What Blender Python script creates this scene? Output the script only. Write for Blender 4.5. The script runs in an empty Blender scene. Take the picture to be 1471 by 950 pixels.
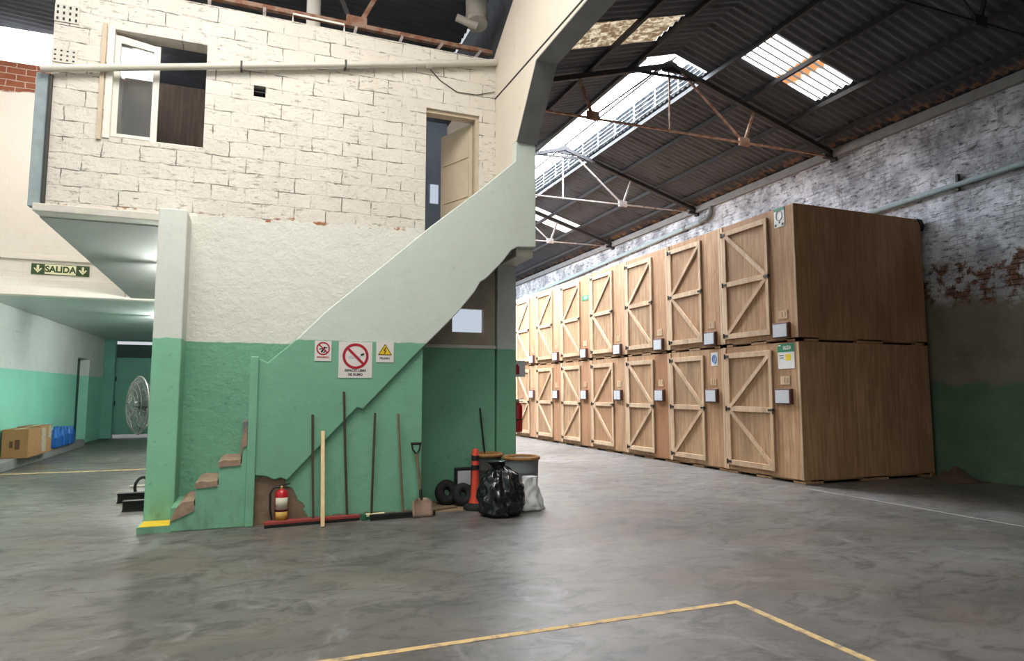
import bpy, math, random
from mathutils import Vector, Matrix, noise as mnoise
random.seed(4)
S = bpy.context.scene
COL = S.collection
PI = math.pi

# ------------------------------------------------------------------ node helpers
class NT:
    def __init__(self, name):
        self.m = bpy.data.materials.new(name); self.m.use_nodes = True
        self.t = self.m.node_tree; self.t.nodes.clear()
        self.out = self.t.nodes.new('ShaderNodeOutputMaterial')
        self.tc = self.t.nodes.new('ShaderNodeTexCoord')
        self.obj = self.tc.outputs['Object']
        s = self.t.nodes.new('ShaderNodeSeparateXYZ'); self.link(self.obj, s.inputs[0])
        self.x, self.y, self.z = s.outputs[0], s.outputs[1], s.outputs[2]
    def link(self, a, b): self.t.links.new(a, b)
    def put(self, v, sock):
        if hasattr(v, 'links'): self.link(v, sock)
        elif isinstance(v, (tuple, list)) and len(v) == 3 and sock.type == 'RGBA': sock.default_value = (*v, 1)
        else: sock.default_value = v
    def vec(self, x, y, z):
        n = self.t.nodes.new('ShaderNodeCombineXYZ')
        for s, v in zip(n.inputs, (x, y, z)): self.put(v, s)
        return n.outputs[0]
    def math(self, op, a, b=0.0, c=None, clamp=False):
        n = self.t.nodes.new('ShaderNodeMath'); n.operation = op; n.use_clamp = clamp
        self.put(a, n.inputs[0]); self.put(b, n.inputs[1])
        if c is not None: self.put(c, n.inputs[2])
        return n.outputs[0]
    def noise(self, scale, detail=4, vec=None, stretch=None, rough=.6, dist=0):
        v = vec if vec is not None else self.obj
        if stretch:
            mp = self.t.nodes.new('ShaderNodeMapping'); self.link(v, mp.inputs[0]); mp.inputs['Scale'].default_value = stretch; v = mp.outputs[0]
        n = self.t.nodes.new('ShaderNodeTexNoise'); self.link(v, n.inputs['Vector'])
        n.inputs['Scale'].default_value = scale; n.inputs['Detail'].default_value = detail
        n.inputs['Roughness'].default_value = rough; n.inputs['Distortion'].default_value = dist
        return n.outputs['Fac']
    def step(self, v, lo, hi):
        n = self.t.nodes.new('ShaderNodeMapRange'); n.interpolation_type = 'SMOOTHSTEP'
        self.put(v, n.inputs['Value']); n.inputs['From Min'].default_value = lo; n.inputs['From Max'].default_value = hi
        return n.outputs['Result']
    def mix(self, f, a, b, mode='MIX'):
        n = self.t.nodes.new('ShaderNodeMix'); n.data_type = 'RGBA'; n.blend_type = mode
        self.put(f, n.inputs[0]); self.put(a, n.inputs[6]); self.put(b, n.inputs[7])
        return n.outputs[2]
    def brick(self, vec, w, h, mortar=.012, smooth=.3):
        n = self.t.nodes.new('ShaderNodeTexBrick'); self.link(vec, n.inputs['Vector'])
        n.inputs['Scale'].default_value = 1; n.inputs['Brick Width'].default_value = w; n.inputs['Row Height'].default_value = h
        n.inputs['Mortar Size'].default_value = mortar; n.inputs['Mortar Smooth'].default_value = smooth
        n.inputs['Color1'].default_value = (.0, .0, .0, 1); n.inputs['Color2'].default_value = (1, 1, 1, 1); n.inputs['Mortar'].default_value = (.5, .5, .5, 1)
        return n.outputs['Fac'], n.outputs['Color']
    def rnd(self):
        n = self.t.nodes.new('ShaderNodeObjectInfo'); return n.outputs['Random']
    def finish(self, col, rough=.8, metal=0.0, bump=None, bstr=.3, bdist=.02, spec=.5, trans=None, emit=None, estr=0):
        p = self.t.nodes.new('ShaderNodeBsdfPrincipled')
        self.put(col, p.inputs['Base Color']); self.put(rough, p.inputs['Roughness']); self.put(metal, p.inputs['Metallic'])
        p.inputs['Specular IOR Level'].default_value = spec
        if trans is not None: p.inputs['Transmission Weight'].default_value = trans
        if emit is not None: self.put(emit, p.inputs['Emission Color']); p.inputs['Emission Strength'].default_value = estr
        if bump is not None:
            b = self.t.nodes.new('ShaderNodeBump'); b.inputs['Strength'].default_value = bstr; b.inputs['Distance'].default_value = bdist
            self.link(bump, b.inputs['Height']); self.link(b.outputs[0], p.inputs['Normal'])
        self.link(p.outputs[0], self.out.inputs[0]); return self.m

def srgb(r, g, b):
    f = lambda c: (c/255/12.92) if c <= 10 else ((c/255+.055)/1.055)**2.4
    return (f(r), f(g), f(b))
def sc(c, k): return tuple(min(1, v*k) for v in c)

def plain(name, col, rough=.6, metal=0.0, var=.18, scale=6, bstr=.15, spec=.5):
    n = NT(name); f = n.noise(scale, 5)
    return n.finish(n.mix(f, sc(col, 1-var*1.6), sc(col, 1+var*1.2)), rough, metal, f, bstr, .01, spec)
def emis(name, col, strength, mod=None):
    n = NT(name); e = n.t.nodes.new('ShaderNodeEmission'); n.put(mod(n, col) if mod else col, e.inputs[0]); e.inputs[1].default_value = strength
    n.link(e.outputs[0], n.out.inputs[0]); return n.m

GREEN = srgb(122, 178, 147); PALE = srgb(196, 206, 196)
def crackbrick(n, u, v, w=.4, h=.195, thr=(.42, .62)):
    """brick courses with patchy dark joints; returns dark-joint mask, mortar, per-brick tone"""
    d = n.math('MULTIPLY_ADD', n.noise(5, 3), .05, -.025)
    uu = n.math('ADD', u, d); vv = n.math('ADD', v, d)
    fac, c = n.brick(n.vec(uu, vv, 0.0), w, h, .0075, .25)
    patch = n.step(n.noise(3.5, 5), *thr)
    spots = n.step(n.noise(8, 6, n.vec(u, n.math('MULTIPLY', v, 2.2), 0.0)), .645, .70)
    return n.math('MULTIPLY', fac, patch), fac, c, spots

def wall_front_mat():
    n = NT('front_wall'); x, z = n.x, n.z
    dark, fac, c, spots = crackbrick(n, x, z, thr=(.455, .60))
    big = n.noise(1.1, 5); fine = n.noise(30, 4)
    bcol = n.mix(big, srgb(214, 206, 194), srgb(238, 233, 224))
    bcol = n.mix(n.math('MULTIPLY', c, .10), bcol, srgb(170, 160, 146))
    bcol = n.mix(n.math('MULTIPLY', dark, .78), bcol, srgb(88, 82, 76))
    chip = n.step(n.noise(7, 7, n.vec(x, n.math('MULTIPLY', z, 3.0), 3.0), rough=.7), .54, .62)
    bcol = n.mix(n.math('MULTIPLY', n.math('MULTIPLY', chip, n.step(n.noise(1.6, 4), .42, .58)), .5), bcol, srgb(112, 104, 96))
    bcol = n.mix(n.math('MULTIPLY', spots, .65), bcol, srgb(80, 74, 68))
    pl = n.mix(n.noise(1.8, 5), srgb(216, 217, 206), srgb(236, 235, 226))
    edge = n.math('MULTIPLY_ADD', n.noise(4, 5), .22, -.11)
    zb = n.math('ADD', z, edge)
    zb = n.math('SUBTRACT', zb, n.math('MULTIPLY', x, .03))
    isb = n.step(zb, 3.70, 3.72)
    col = n.mix(isb, pl, bcol)
    band = n.math('MULTIPLY', n.step(zb, 3.66, 3.69), n.math('SUBTRACT', 1.0, n.step(zb, 3.72, 3.75)))
    ex = n.math('MULTIPLY', band, n.step(n.noise(6, 3), .56, .62))
    col = n.mix(ex, col, srgb(172, 118, 84))
    gr = n.mix(n.noise(2.2, 6), sc(GREEN, .80), sc(GREEN, 1.12))
    gr = n.mix(n.math('MULTIPLY', n.step(n.noise(11, 5), .62, .72), .5), gr, sc(GREEN, .45))
    zg = n.math('ADD', z, n.math('MULTIPLY_ADD', n.noise(9, 3), .03, -.015))
    # raw concrete patch above the green inside the stair recess
    raw = n.math('MULTIPLY', n.step(x, 1.9, 1.95), n.math('SUBTRACT', 1.0, n.step(z, 3.3, 3.4)))
    rawc = n.mix(n.noise(5, 6), srgb(140, 132, 118), srgb(196, 186, 168))
    col = n.mix(raw, col, rawc)
    col = n.mix(n.step(zg, 2.105, 2.115), gr, col)
    h = n.math('ADD', n.math('MULTIPLY', n.math('MULTIPLY', fac, isb), -1.0), n.math('MULTIPLY', n.noise(9, 8, rough=.7), 1.3))
    return n.finish(col, .85, 0, h, .75, .025, .3)

def painted_mat(name, up, grn=GREEN, level=2.11, dirt=.5, orange=None):
    n = NT(name); z = n.z
    c1 = n.mix(n.noise(1.6, 6), sc(up, .88), sc(up, 1.08))
    c1 = n.mix(n.math('MULTIPLY', n.step(n.noise(7, 7, rough=.7), .60, .72), dirt*.55), c1, sc(up, .42))
    if orange: c1 = n.mix(n.step(n.noise(2.2, 5), .68, .74), c1, orange)
    g = n.mix(n.noise(2.0, 6), sc(grn, .82), sc(grn, 1.12))
    g = n.mix(n.math('MULTIPLY', n.step(n.noise(10, 6), .62, .74), dirt), g, sc(grn, .5))
    low = n.math('MULTIPLY', n.math('SUBTRACT', 1.0, n.step(z, .0, .55)), n.step(n.noise(5, 6, stretch=(1, 1, .35)), .42, .62))
    g = n.mix(n.math('MULTIPLY', low, .45), g, srgb(92, 104, 78))
    zg = n.math('ADD', z, n.math('MULTIPLY_ADD', n.noise(9, 3), .03, -.015))
    col = n.mix(n.step(zg, level-.005, level+.005), g, c1)
    return n.finish(col, .7, 0, n.noise(9, 8), .35, .02, .35)

def infill_mat():
    n = NT('stair_infill'); z = n.z; x = n.x
    g = n.mix(n.noise(2.5, 6, stretch=(1, 1, .4)), sc(GREEN, .78), sc(GREEN, 1.1))
    g = n.mix(n.math('MULTIPLY', n.step(n.noise(9, 6, stretch=(1, 1, .2)), .58, .7), .35), g, sc(GREEN, .6))
    d = n.math('ADD', n.math('MULTIPLY', n.math('SUBTRACT', -.60, x), 1.6), n.math('SUBTRACT', .62, z))
    m = n.step(n.math('ADD', n.math('MINIMUM', d, n.math('MULTIPLY', n.math('SUBTRACT', .58, z), 1.5)), n.math('MULTIPLY_ADD', n.noise(7, 6), .5, -.25)), .0, .05)
    m2 = n.step(n.math('ADD', n.math('MULTIPLY', n.math('SUBTRACT', .07, z), 2.0), n.math('MULTIPLY_ADD', n.noise(6, 5), .3, -.15)), 0, .05)
    br = n.mix(n.noise(8, 6), srgb(96, 84, 66), srgb(150, 128, 106))
    col = n.mix(n.math('MAXIMUM', m, m2), g, br)
    return n.finish(col, .85, 0, n.math('SUBTRACT', n.noise(9, 8), m), .5, .02, .3)

def right_wall_mat():
    n = NT('right_wall'); y, z = n.y, n.z
    yz = n.vec(y, n.math('MULTIPLY', z, 2.4), 0.0)
    base = n.mix(n.step(n.noise(1.6, 9, rough=.7), .34, .66), srgb(138, 138, 144), srgb(218, 219, 226))
    fac, c = n.brick(n.vec(y, z, 0.0), .27, .085, .012, .3)
    base = n.mix(n.math('MULTIPLY', n.math('MULTIPLY', fac, n.step(n.noise(1.9, 6), .45, .6)), .4), base, srgb(90, 90, 96))
    sp = n.step(n.noise(5, 9, yz, rough=.75), .50, .64)
    base = n.mix(n.math('MULTIPLY', sp, .85), base, srgb(56, 56, 62))
    base = n.mix(n.math('MULTIPLY', n.step(n.noise(2.2, 8, n.vec(n.math('MULTIPLY', y, 3.0), z, 1.0)), .56, .7), .5), base, srgb(96, 88, 84))
    e = n.math('MULTIPLY_ADD', n.noise(1.4, 6), 1.3, -.65)
    ze = n.math('ADD', z, e)
    redb = n.mix(n.math('MULTIPLY', fac, .85), n.mix(n.noise(6, 4), srgb(84, 58, 48), srgb(128, 92, 76)), srgb(46, 40, 38))
    low = n.mix(n.noise(2.0, 7), srgb(92, 84, 74), srgb(142, 134, 122))
    grn = n.mix(n.noise(1.6, 7), srgb(44, 84, 62), srgb(92, 124, 102))
    rmask = n.math('MULTIPLY', n.step(n.math('ADD', z, n.math('MULTIPLY', e, .35)), 2.9, 3.05), n.math('SUBTRACT', 1.0, n.step(n.math('ADD', z, n.math('MULTIPLY', e, .45)), 3.75, 3.85)))
    rmask = n.math('MULTIPLY', rmask, n.step(n.noise(3.2, 8, rough=.72), .44, .55))
    col = n.mix(n.step(ze, 2.9, 3.3), low, base)
    col = n.mix(rmask, col, redb)
    col = n.mix(n.math('MULTIPLY', n.math('SUBTRACT', 1.0, n.step(n.math('ADD', z, n.math('MULTIPLY', e, .4)), 1.55, 1.75)), .8), col, grn)
    h = n.math('SUBTRACT', n.math('MULTIPLY', n.noise(7, 8), 1.2), n.math('MULTIPLY', fac, .7))
    return n.finish(col, .95, 0, h, .7, .03, .2)

def left_wall_mat():
    n = NT('left_wall'); y, z = n.y, n.z
    dark, fac, c, spots = crackbrick(n, y, z, .4, .195, (.5, .7))
    up = n.mix(n.noise(1.2, 6), srgb(196, 200, 200), srgb(232, 234, 232))
    up = n.mix(n.math('MULTIPLY', dark, .5), up, srgb(130, 134, 138))
    up = n.mix(n.math('MULTIPLY', spots, .6), up, srgb(104, 110, 116))
    tl = srgb(146, 216, 194)
    g = n.mix(n.noise(1.5, 5), sc(tl, .85), sc(tl, 1.1))
    g = n.mix(n.math('MULTIPLY', n.step(z, .3, .0), .3), g, sc(tl, .6))
    zg = n.math('ADD', z, n.math('MULTIPLY_ADD', n.noise(9, 3), .02, -.01))
    col = n.mix(n.step(zg, 1.955, 1.965), g, up)
    h = n.math('SUBTRACT', n.noise(8, 6), fac)
    return n.finish(col, .55, 0, h, .3, .015, .4)

def fascia_mat():
    n = NT('cream_block_wall'); x, z = n.x, n.z
    dark, fac, c, spots = crackbrick(n, x, z, .3, .12, (.6, .8))
    col = n.mix(n.noise(1.1, 5), srgb(226, 216, 204), srgb(242, 236, 228))
    col = n.mix(n.math('MULTIPLY', dark, .35), col, srgb(170, 150, 130))
    e = n.math('ADD', z, n.math('MULTIPLY_ADD', n.noise(3, 4), .2, -.1))
    rb = n.mix(fac, n.mix(n.noise(5), srgb(120, 64, 44), srgb(176, 110, 84)), srgb(190, 176, 160))
    col = n.mix(n.step(e, 6.86, 6.9), col, rb)
    return n.finish(col, .85, 0, n.math('SUBTRACT', n.noise(10, 5), fac), .4, .015, .3)

def floor_mat():
    n = NT('concrete_floor')
    a = n.noise(.55, 8, dist=.6); b = n.noise(2.6, 9, stretch=(1, 1.7, 1), rough=.72, dist=1.0); c = n.noise(30, 4)
    base = n.mix(n.step(a, .3, .7), srgb(84, 80, 77), srgb(114, 111, 108))
    base = n.mix(n.math('MULTIPLY', n.step(b, .48, .64), .70), base, srgb(58, 56, 55))
    base = n.mix(n.math('MULTIPLY', n.step(n.noise(1.3, 9, dist=1.5, rough=.7), .54, .66), .5), base, srgb(140, 138, 140))
    base = n.mix(n.math('MULTIPLY', n.step(n.noise(16, 5), .7, .76), .5), base, srgb(60, 56, 54))
    base = n.mix(n.math('MULTIPLY', n.step(n.noise(.8, 5, stretch=(1, 1.3, 1)), .48, .66), .40), base, srgb(112, 100, 88))
    # worn saw-cut like cracks
    v = n.t.nodes.new('ShaderNodeTexVoronoi'); v.feature = 'DISTANCE_TO_EDGE'; v.inputs['Scale'].default_value = .35
    mp = n.vec(n.math('ADD', n.x, n.math('MULTIPLY', n.noise(1.5, 4), .5)), n.math('ADD', n.y, n.math('MULTIPLY', n.noise(1.7, 4), .5)), 0.0)
    n.link(mp, v.inputs['Vector'])
    cr = n.math('SUBTRACT', 1.0, n.step(v.outputs['Distance'], .002, .008))
    base = n.mix(n.math('MULTIPLY', cr, .22), base, srgb(52, 48, 46))
    r = n.math('MULTIPLY_ADD', b, .40, .20)
    h = n.math('ADD', n.math('MULTIPLY', b, .6), n.math('MULTIPLY', c, .25))
    return n.finish(base, r, 0, h, .22, .012, .45)

def wood_mat(name, a, b, rnd=True, dark=.4, rough=.75, k=.5):
    n = NT(name)
    off = n.rnd()
    v = n.vec(n.math('ADD', n.x, n.math('MULTIPLY', off, 13.0)), n.math('ADD', n.y, n.math('MULTIPLY', off, 7.0)), n.z)
    g = n.noise(7, 7, v, stretch=(2.6, 2.6, .16), dist=.8)
    g2 = n.noise(1.1, 5, v, stretch=(1, 1, .6))
    col = n.mix(n.step(g, .28, .74), a, b)
    col = n.mix(n.math('MULTIPLY', n.step(g2, .40, .68), .55), col, sc(a, .62))
    kn = n.step(n.noise(5, 3, v, stretch=(1.6, 1.6, .7)), .68, .76)
    col = n.mix(n.math('MULTIPLY', kn, dark), col, sc(a, .4))
    if rnd:
        col = n.mix(n.math('MULTIPLY', n.math('POWER', off, 1.6), k), col, n.mix(.6, a, srgb(150, 92, 56)))
        nails = n.step(n.noise(16, 2, v, stretch=(1, 1, .9)), .74, .78)
        col = n.mix(n.math('MULTIPLY', nails, .6), col, sc(a, .25))
        st = n.math('MULTIPLY', n.step(n.noise(2.2, 6, v, stretch=(1, 1, .35)), .54, .70), .38)
        col = n.mix(st, col, sc(a, .45))
    return n.finish(col, rough, 0, g, .2, .01, .3)

def roof_mat():
    n = NT('dark_roof_sheet')
    a = n.noise(.9, 6); b = n.noise(5, 7, stretch=(.25, 1.5, 1))
    col = n.mix(a, srgb(50, 52, 58), srgb(90, 93, 101))
    col = n.mix(n.math('MULTIPLY', n.step(b, .52, .7), .6), col, srgb(36, 34, 34))
    col = n.mix(n.math('MULTIPLY', n.step(n.noise(1.7, 6), .64, .78), .3), col, srgb(84, 60, 50))
    # rust along the wall-side edge of the sheets
    col = n.mix(n.math('MULTIPLY', n.step(n.x, 11.15, 11.42), n.step(n.noise(5, 5), .45, .6)), col, srgb(150, 116, 96))
    return n.finish(col, .7, 0, b, .2, .01, .3)

def rust_mat(name, paint, rust, amt=.5, rough=.7):
    n = NT(name)
    f = n.step(n.noise(7, 6), amt-.08, amt+.08)
    return n.finish(n.mix(f, rust, paint), rough, .0, n.noise(20, 5), .25, .01, .4)

def mod_sheet(n, col):
    # rust stained translucent sheet: stained band in the middle, rib shading painted in as dark lines
    m = n.math('MULTIPLY', n.step(n.x, 8.98, 9.05), n.math('SUBTRACT', 1.0, n.step(n.math('ADD', n.x, n.math('MULTIPLY', n.noise(5, 4), .3)), 9.50, 9.66)))
    m = n.math('MULTIPLY', m, n.step(n.noise(6, 5), .28, .42))
    c = n.mix(m, col, (.10, .045, .018))
    rib_shade = n.math('SINE', n.math('MULTIPLY', n.y, 2*PI/.165))
    return n.mix(n.step(rib_shade, -.45, -.75), c, (.03, .03, .03))
def mod_dirty(n, col):
    f = n.step(n.noise(7, 7, stretch=(1, 2.2, 1)), .42, .62)
    c = n.mix(f, (.30, .20, .11), (1.0, .86, .62))
    return n.mix(n.step(n.noise(11, 6), .6, .7), c, (.08, .07, .06))
def mod_louver(n, col):
    f = n.noise(6, 7, stretch=(1, 1, 1.6))
    return n.mix(n.step(f, .38, .66), (.20, .28, .42), (.95, 1.0, 1.08))

M = {}
M['front'] = wall_front_mat()
M['pilaster'] = painted_mat('pilaster_paint', srgb(216, 219, 211), sc(GREEN, 1.18))
M['parapet'] = painted_mat('parapet_paint', srgb(206, 215, 205), sc(GREEN, .96), 2.105, .35)
M['centre'] = painted_mat('frame_paint', srgb(222, 211, 196), sc(GREEN, .8), 2.11, .9)
M['centre_lower'] = painted_mat('column_paint', srgb(186, 194, 190), sc(GREEN, .9), 2.11, .5)
M['infill'] = infill_mat()
M['right'] = right_wall_mat(); M['left'] = left_wall_mat(); M['fascia'] = fascia_mat(); M['floor'] = floor_mat()
M['ply'] = wood_mat('crate_plywood', srgb(150, 116, 86), srgb(194, 158, 122))
M['batten'] = wood_mat('crate_batten', srgb(186, 156, 126), srgb(214, 186, 156))
M['ply2'] = wood_mat('crate_front_plywood', srgb(162, 122, 90), srgb(204, 166, 130), True, .7, k=.9)
M['roof'] = roof_mat()
M['steel'] = rust_mat('dark_painted_steel', srgb(44, 42, 44), srgb(70, 54, 46), .36)
M['rust'] = rust_mat('rusty_steel', srgb(150, 122, 104), srgb(128, 84, 62), .5)
M['pale_steel'] = rust_mat('pale_steel', srgb(160, 152, 150), srgb(118, 90, 78), .42)
M['soffit'] = plain('painted_soffit', srgb(184, 184, 182), .45, 0, .12, 2.5, .1)
M['ceil2'] = plain('passage_ceiling', srgb(186, 198, 192), .4, 0, .10, 2.5, .1)
M['lip'] = plain('slab_edge', srgb(208, 204, 194), .8, 0, .15, 6, .3)
M['yellow'] = plain('yellow_step_paint', srgb(236, 200, 52), .7, 0, .15, 9, .2)
M['broken'] = plain('broken_brick', srgb(160, 136, 116), .95, 0, .35, 14, .6)
M['stepgreen'] = painted_mat('step_green', PALE, sc(GREEN, 1.02), 9.0, .45)
M['white'] = plain('white_paint', srgb(226, 222, 212), .5, 0, .06, 5, .08)
M['cream'] = plain('cream_door_paint', srgb(200, 184, 158), .6, 0, .12, 5, .1)
M['pvc'] = plain('grey_white_pipe', srgb(206, 200, 188), .45, 0, .14, 5, .1)
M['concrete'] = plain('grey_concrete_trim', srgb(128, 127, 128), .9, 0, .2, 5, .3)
M['postgrey'] = plain('blue_grey_post', srgb(150, 164, 168), .8, 0, .2, 8, .2)
M['conduit'] = plain('dark_conduit', srgb(60, 60, 58), .6)
M['black'] = plain('black_plastic', srgb(26, 26, 28), .45, 0, .15)
M['rubber'] = plain('black_rubber', srgb(22, 22, 24), .8, 0, .2)
M['bag'] = plain('black_bag_film', srgb(20, 22, 26), .22, 0, .1, 8, .3, .6)
M['sack'] = plain('white_woven_sack', srgb(200, 202, 204), .75, 0, .12, 20, .3)
M['orange'] = plain('orange_plastic', srgb(208, 72, 50), .45, 0, .1)
M['drum'] = plain('grey_drum_paint', srgb(104, 110, 112), .55, 0, .15)
M['drumdark'] = plain('dark_drum_paint', srgb(54, 56, 56), .6, 0, .15)
M['woodrim'] = plain('brown_rusty_rim', srgb(158, 116, 66), .8, 0, .4, 14, .3)
M['red'] = plain('red_enamel', srgb(184, 26, 36), .3, 0, .08, 5, .05)
M['redmetal'] = plain('faded_red_metal', srgb(150, 62, 56), .55, 0, .2, 10, .2)
M['gauge'] = plain('brass_fitting', srgb(168, 140, 84), .35, .8)
M['label'] = plain('pale_label', srgb(206, 200, 178), .5)
M['labely'] = plain('ochre_label', srgb(196, 158, 70), .5)
M['handle'] = wood_mat('broom_handle_wood', srgb(66, 56, 48), srgb(98, 80, 66), False)
M['handle2'] = wood_mat('pale_handle_wood', srgb(110, 94, 72), srgb(142, 122, 96), False)
M['lath'] = wood_mat('new_pine_lath', srgb(222, 192, 146), srgb(240, 216, 176), False, .15)
M['bristle'] = plain('black_bristles', srgb(28, 32, 30), .95, 0, .3, 40, .6)
M['grnplastic'] = plain('dark_green_plastic', srgb(34, 96, 66), .5)
M['blade'] = plain('rusty_shovel_blade', srgb(150, 124, 108), .6, .3, .25, 9, .2)
M['card'] = plain('brown_cardboard', srgb(158, 116, 76), .85, 0, .12, 4, .1)
M['cardprint'] = plain('dark_print', srgb(96, 66, 46), .85)
M['film'] = plain('clear_wrap', srgb(196, 188, 172), .25, 0, .3, 14, .5)
M['blue'] = plain('blue_plastic', srgb(24, 92, 170), .4, 0, .2, 8, .2)
M['beam'] = plain('black_steel_beam', srgb(38, 34, 32), .6, .2, .3, 8, .2)
M['gate'] = plain('dark_green_gate', srgb(96, 156, 138), .55, 0, .14, 3, .1)
M['gatedark'] = plain('gate_dark_band', srgb(34, 66, 58), .6)
M['fangrey'] = plain('grey_wire', srgb(150, 150, 148), .4, .5)
M['fanblade'] = plain('fan_blade_metal', srgb(120, 122, 122), .4, .4)
M['signw'] = plain('white_sign_sheet', srgb(222, 216, 212), .5, 0, .04)
M['signred'] = plain('sign_red', srgb(168, 20, 44), .5, 0, .05)
M['signyel'] = plain('sign_yellow', srgb(232, 196, 30), .5, 0, .05)
M['signgrn'] = plain('sign_green', srgb(26, 124, 84), .5, 0, .08)
M['signblue'] = plain('sign_blue', srgb(54, 128, 190), .5, 0, .05)
M['signcream'] = plain('sign_cream', srgb(238, 232, 190), .5, 0, .05)
M['signdark'] = plain('sign_dark_olive', srgb(52, 76, 40), .5, 0, .05)
M['ink'] = plain('black_ink', srgb(30, 30, 32), .6)
M['greycover'] = plain('grey_holder_cover', srgb(196, 196, 202), .3, 0, .08)
M['holder'] = plain('brown_holder_case', srgb(86, 52, 44), .6)
M['whiteline'] = plain('worn_white_line', srgb(160, 156, 152), .8, 0, .3, 20, .1)
def lm():
    n = NT('worn_yellow_line')
    f = n.step(n.noise(11, 6), .30, .56)
    return n.finish(n.mix(f, srgb(128, 118, 104), srgb(200, 170, 118)), .8)
M['yline'] = lm()
M['interior'] = wood_mat('dark_interior_boards', srgb(70, 60, 54), srgb(98, 84, 74), False)
M['bluewall'] = plain('blue_grey_interior', srgb(120, 134, 150), .7, 0, .1)
M['rubble'] = plain('dark_rubble', srgb(84, 68, 58), 1, 0, .4, 12, .8)
M['dirt'] = plain('brown_dust', srgb(134, 116, 92), 1, 0, .3, 9, .5)
def glass():
    n = NT('window_glass'); return n.finish((.75, .78, .78), .03, 0, None, trans=.9)
M['glass'] = glass()
M['sky_lantern'] = emis('lantern_glazing', (.84, .92, 1.0), 46)
M['sky_louver'] = emis('louver_glazing', (1, 1, 1), .62, mod_louver)
M['sky_patch'] = emis('white_roof_sheet', (1.0, .99, .96), 9, mod_sheet)
M['fill_crates'] = emis('crate_fill_sheet', (.90, .95, 1.0), 42)  # glow of the added fill sheet over the far crates
M['sky_far'] = emis('far_roof_sheet', (1.0, .95, .88), 1.6)
M['sky_dirty'] = emis('dirty_roof_sheet', (1, 1, 1), .85, mod_dirty)
M['sky_left'] = emis('left_skylight_sheet', (1.0, .965, .915), 12.5)
M['fill_rear'] = emis('rear_fill_sheet', (1.0, .965, .915), 7)  # glow of the added fill panel behind the viewpoint
M['sky_cler'] = emis('clerestory_glazing', (1.0, .99, .97), 3)
M['tube'] = emis('fluorescent_tube', (.95, 1.0, .95), 800)
M['smallwin'] = emis('small_pane_daylight', (.72, .80, .92), .75)

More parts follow.
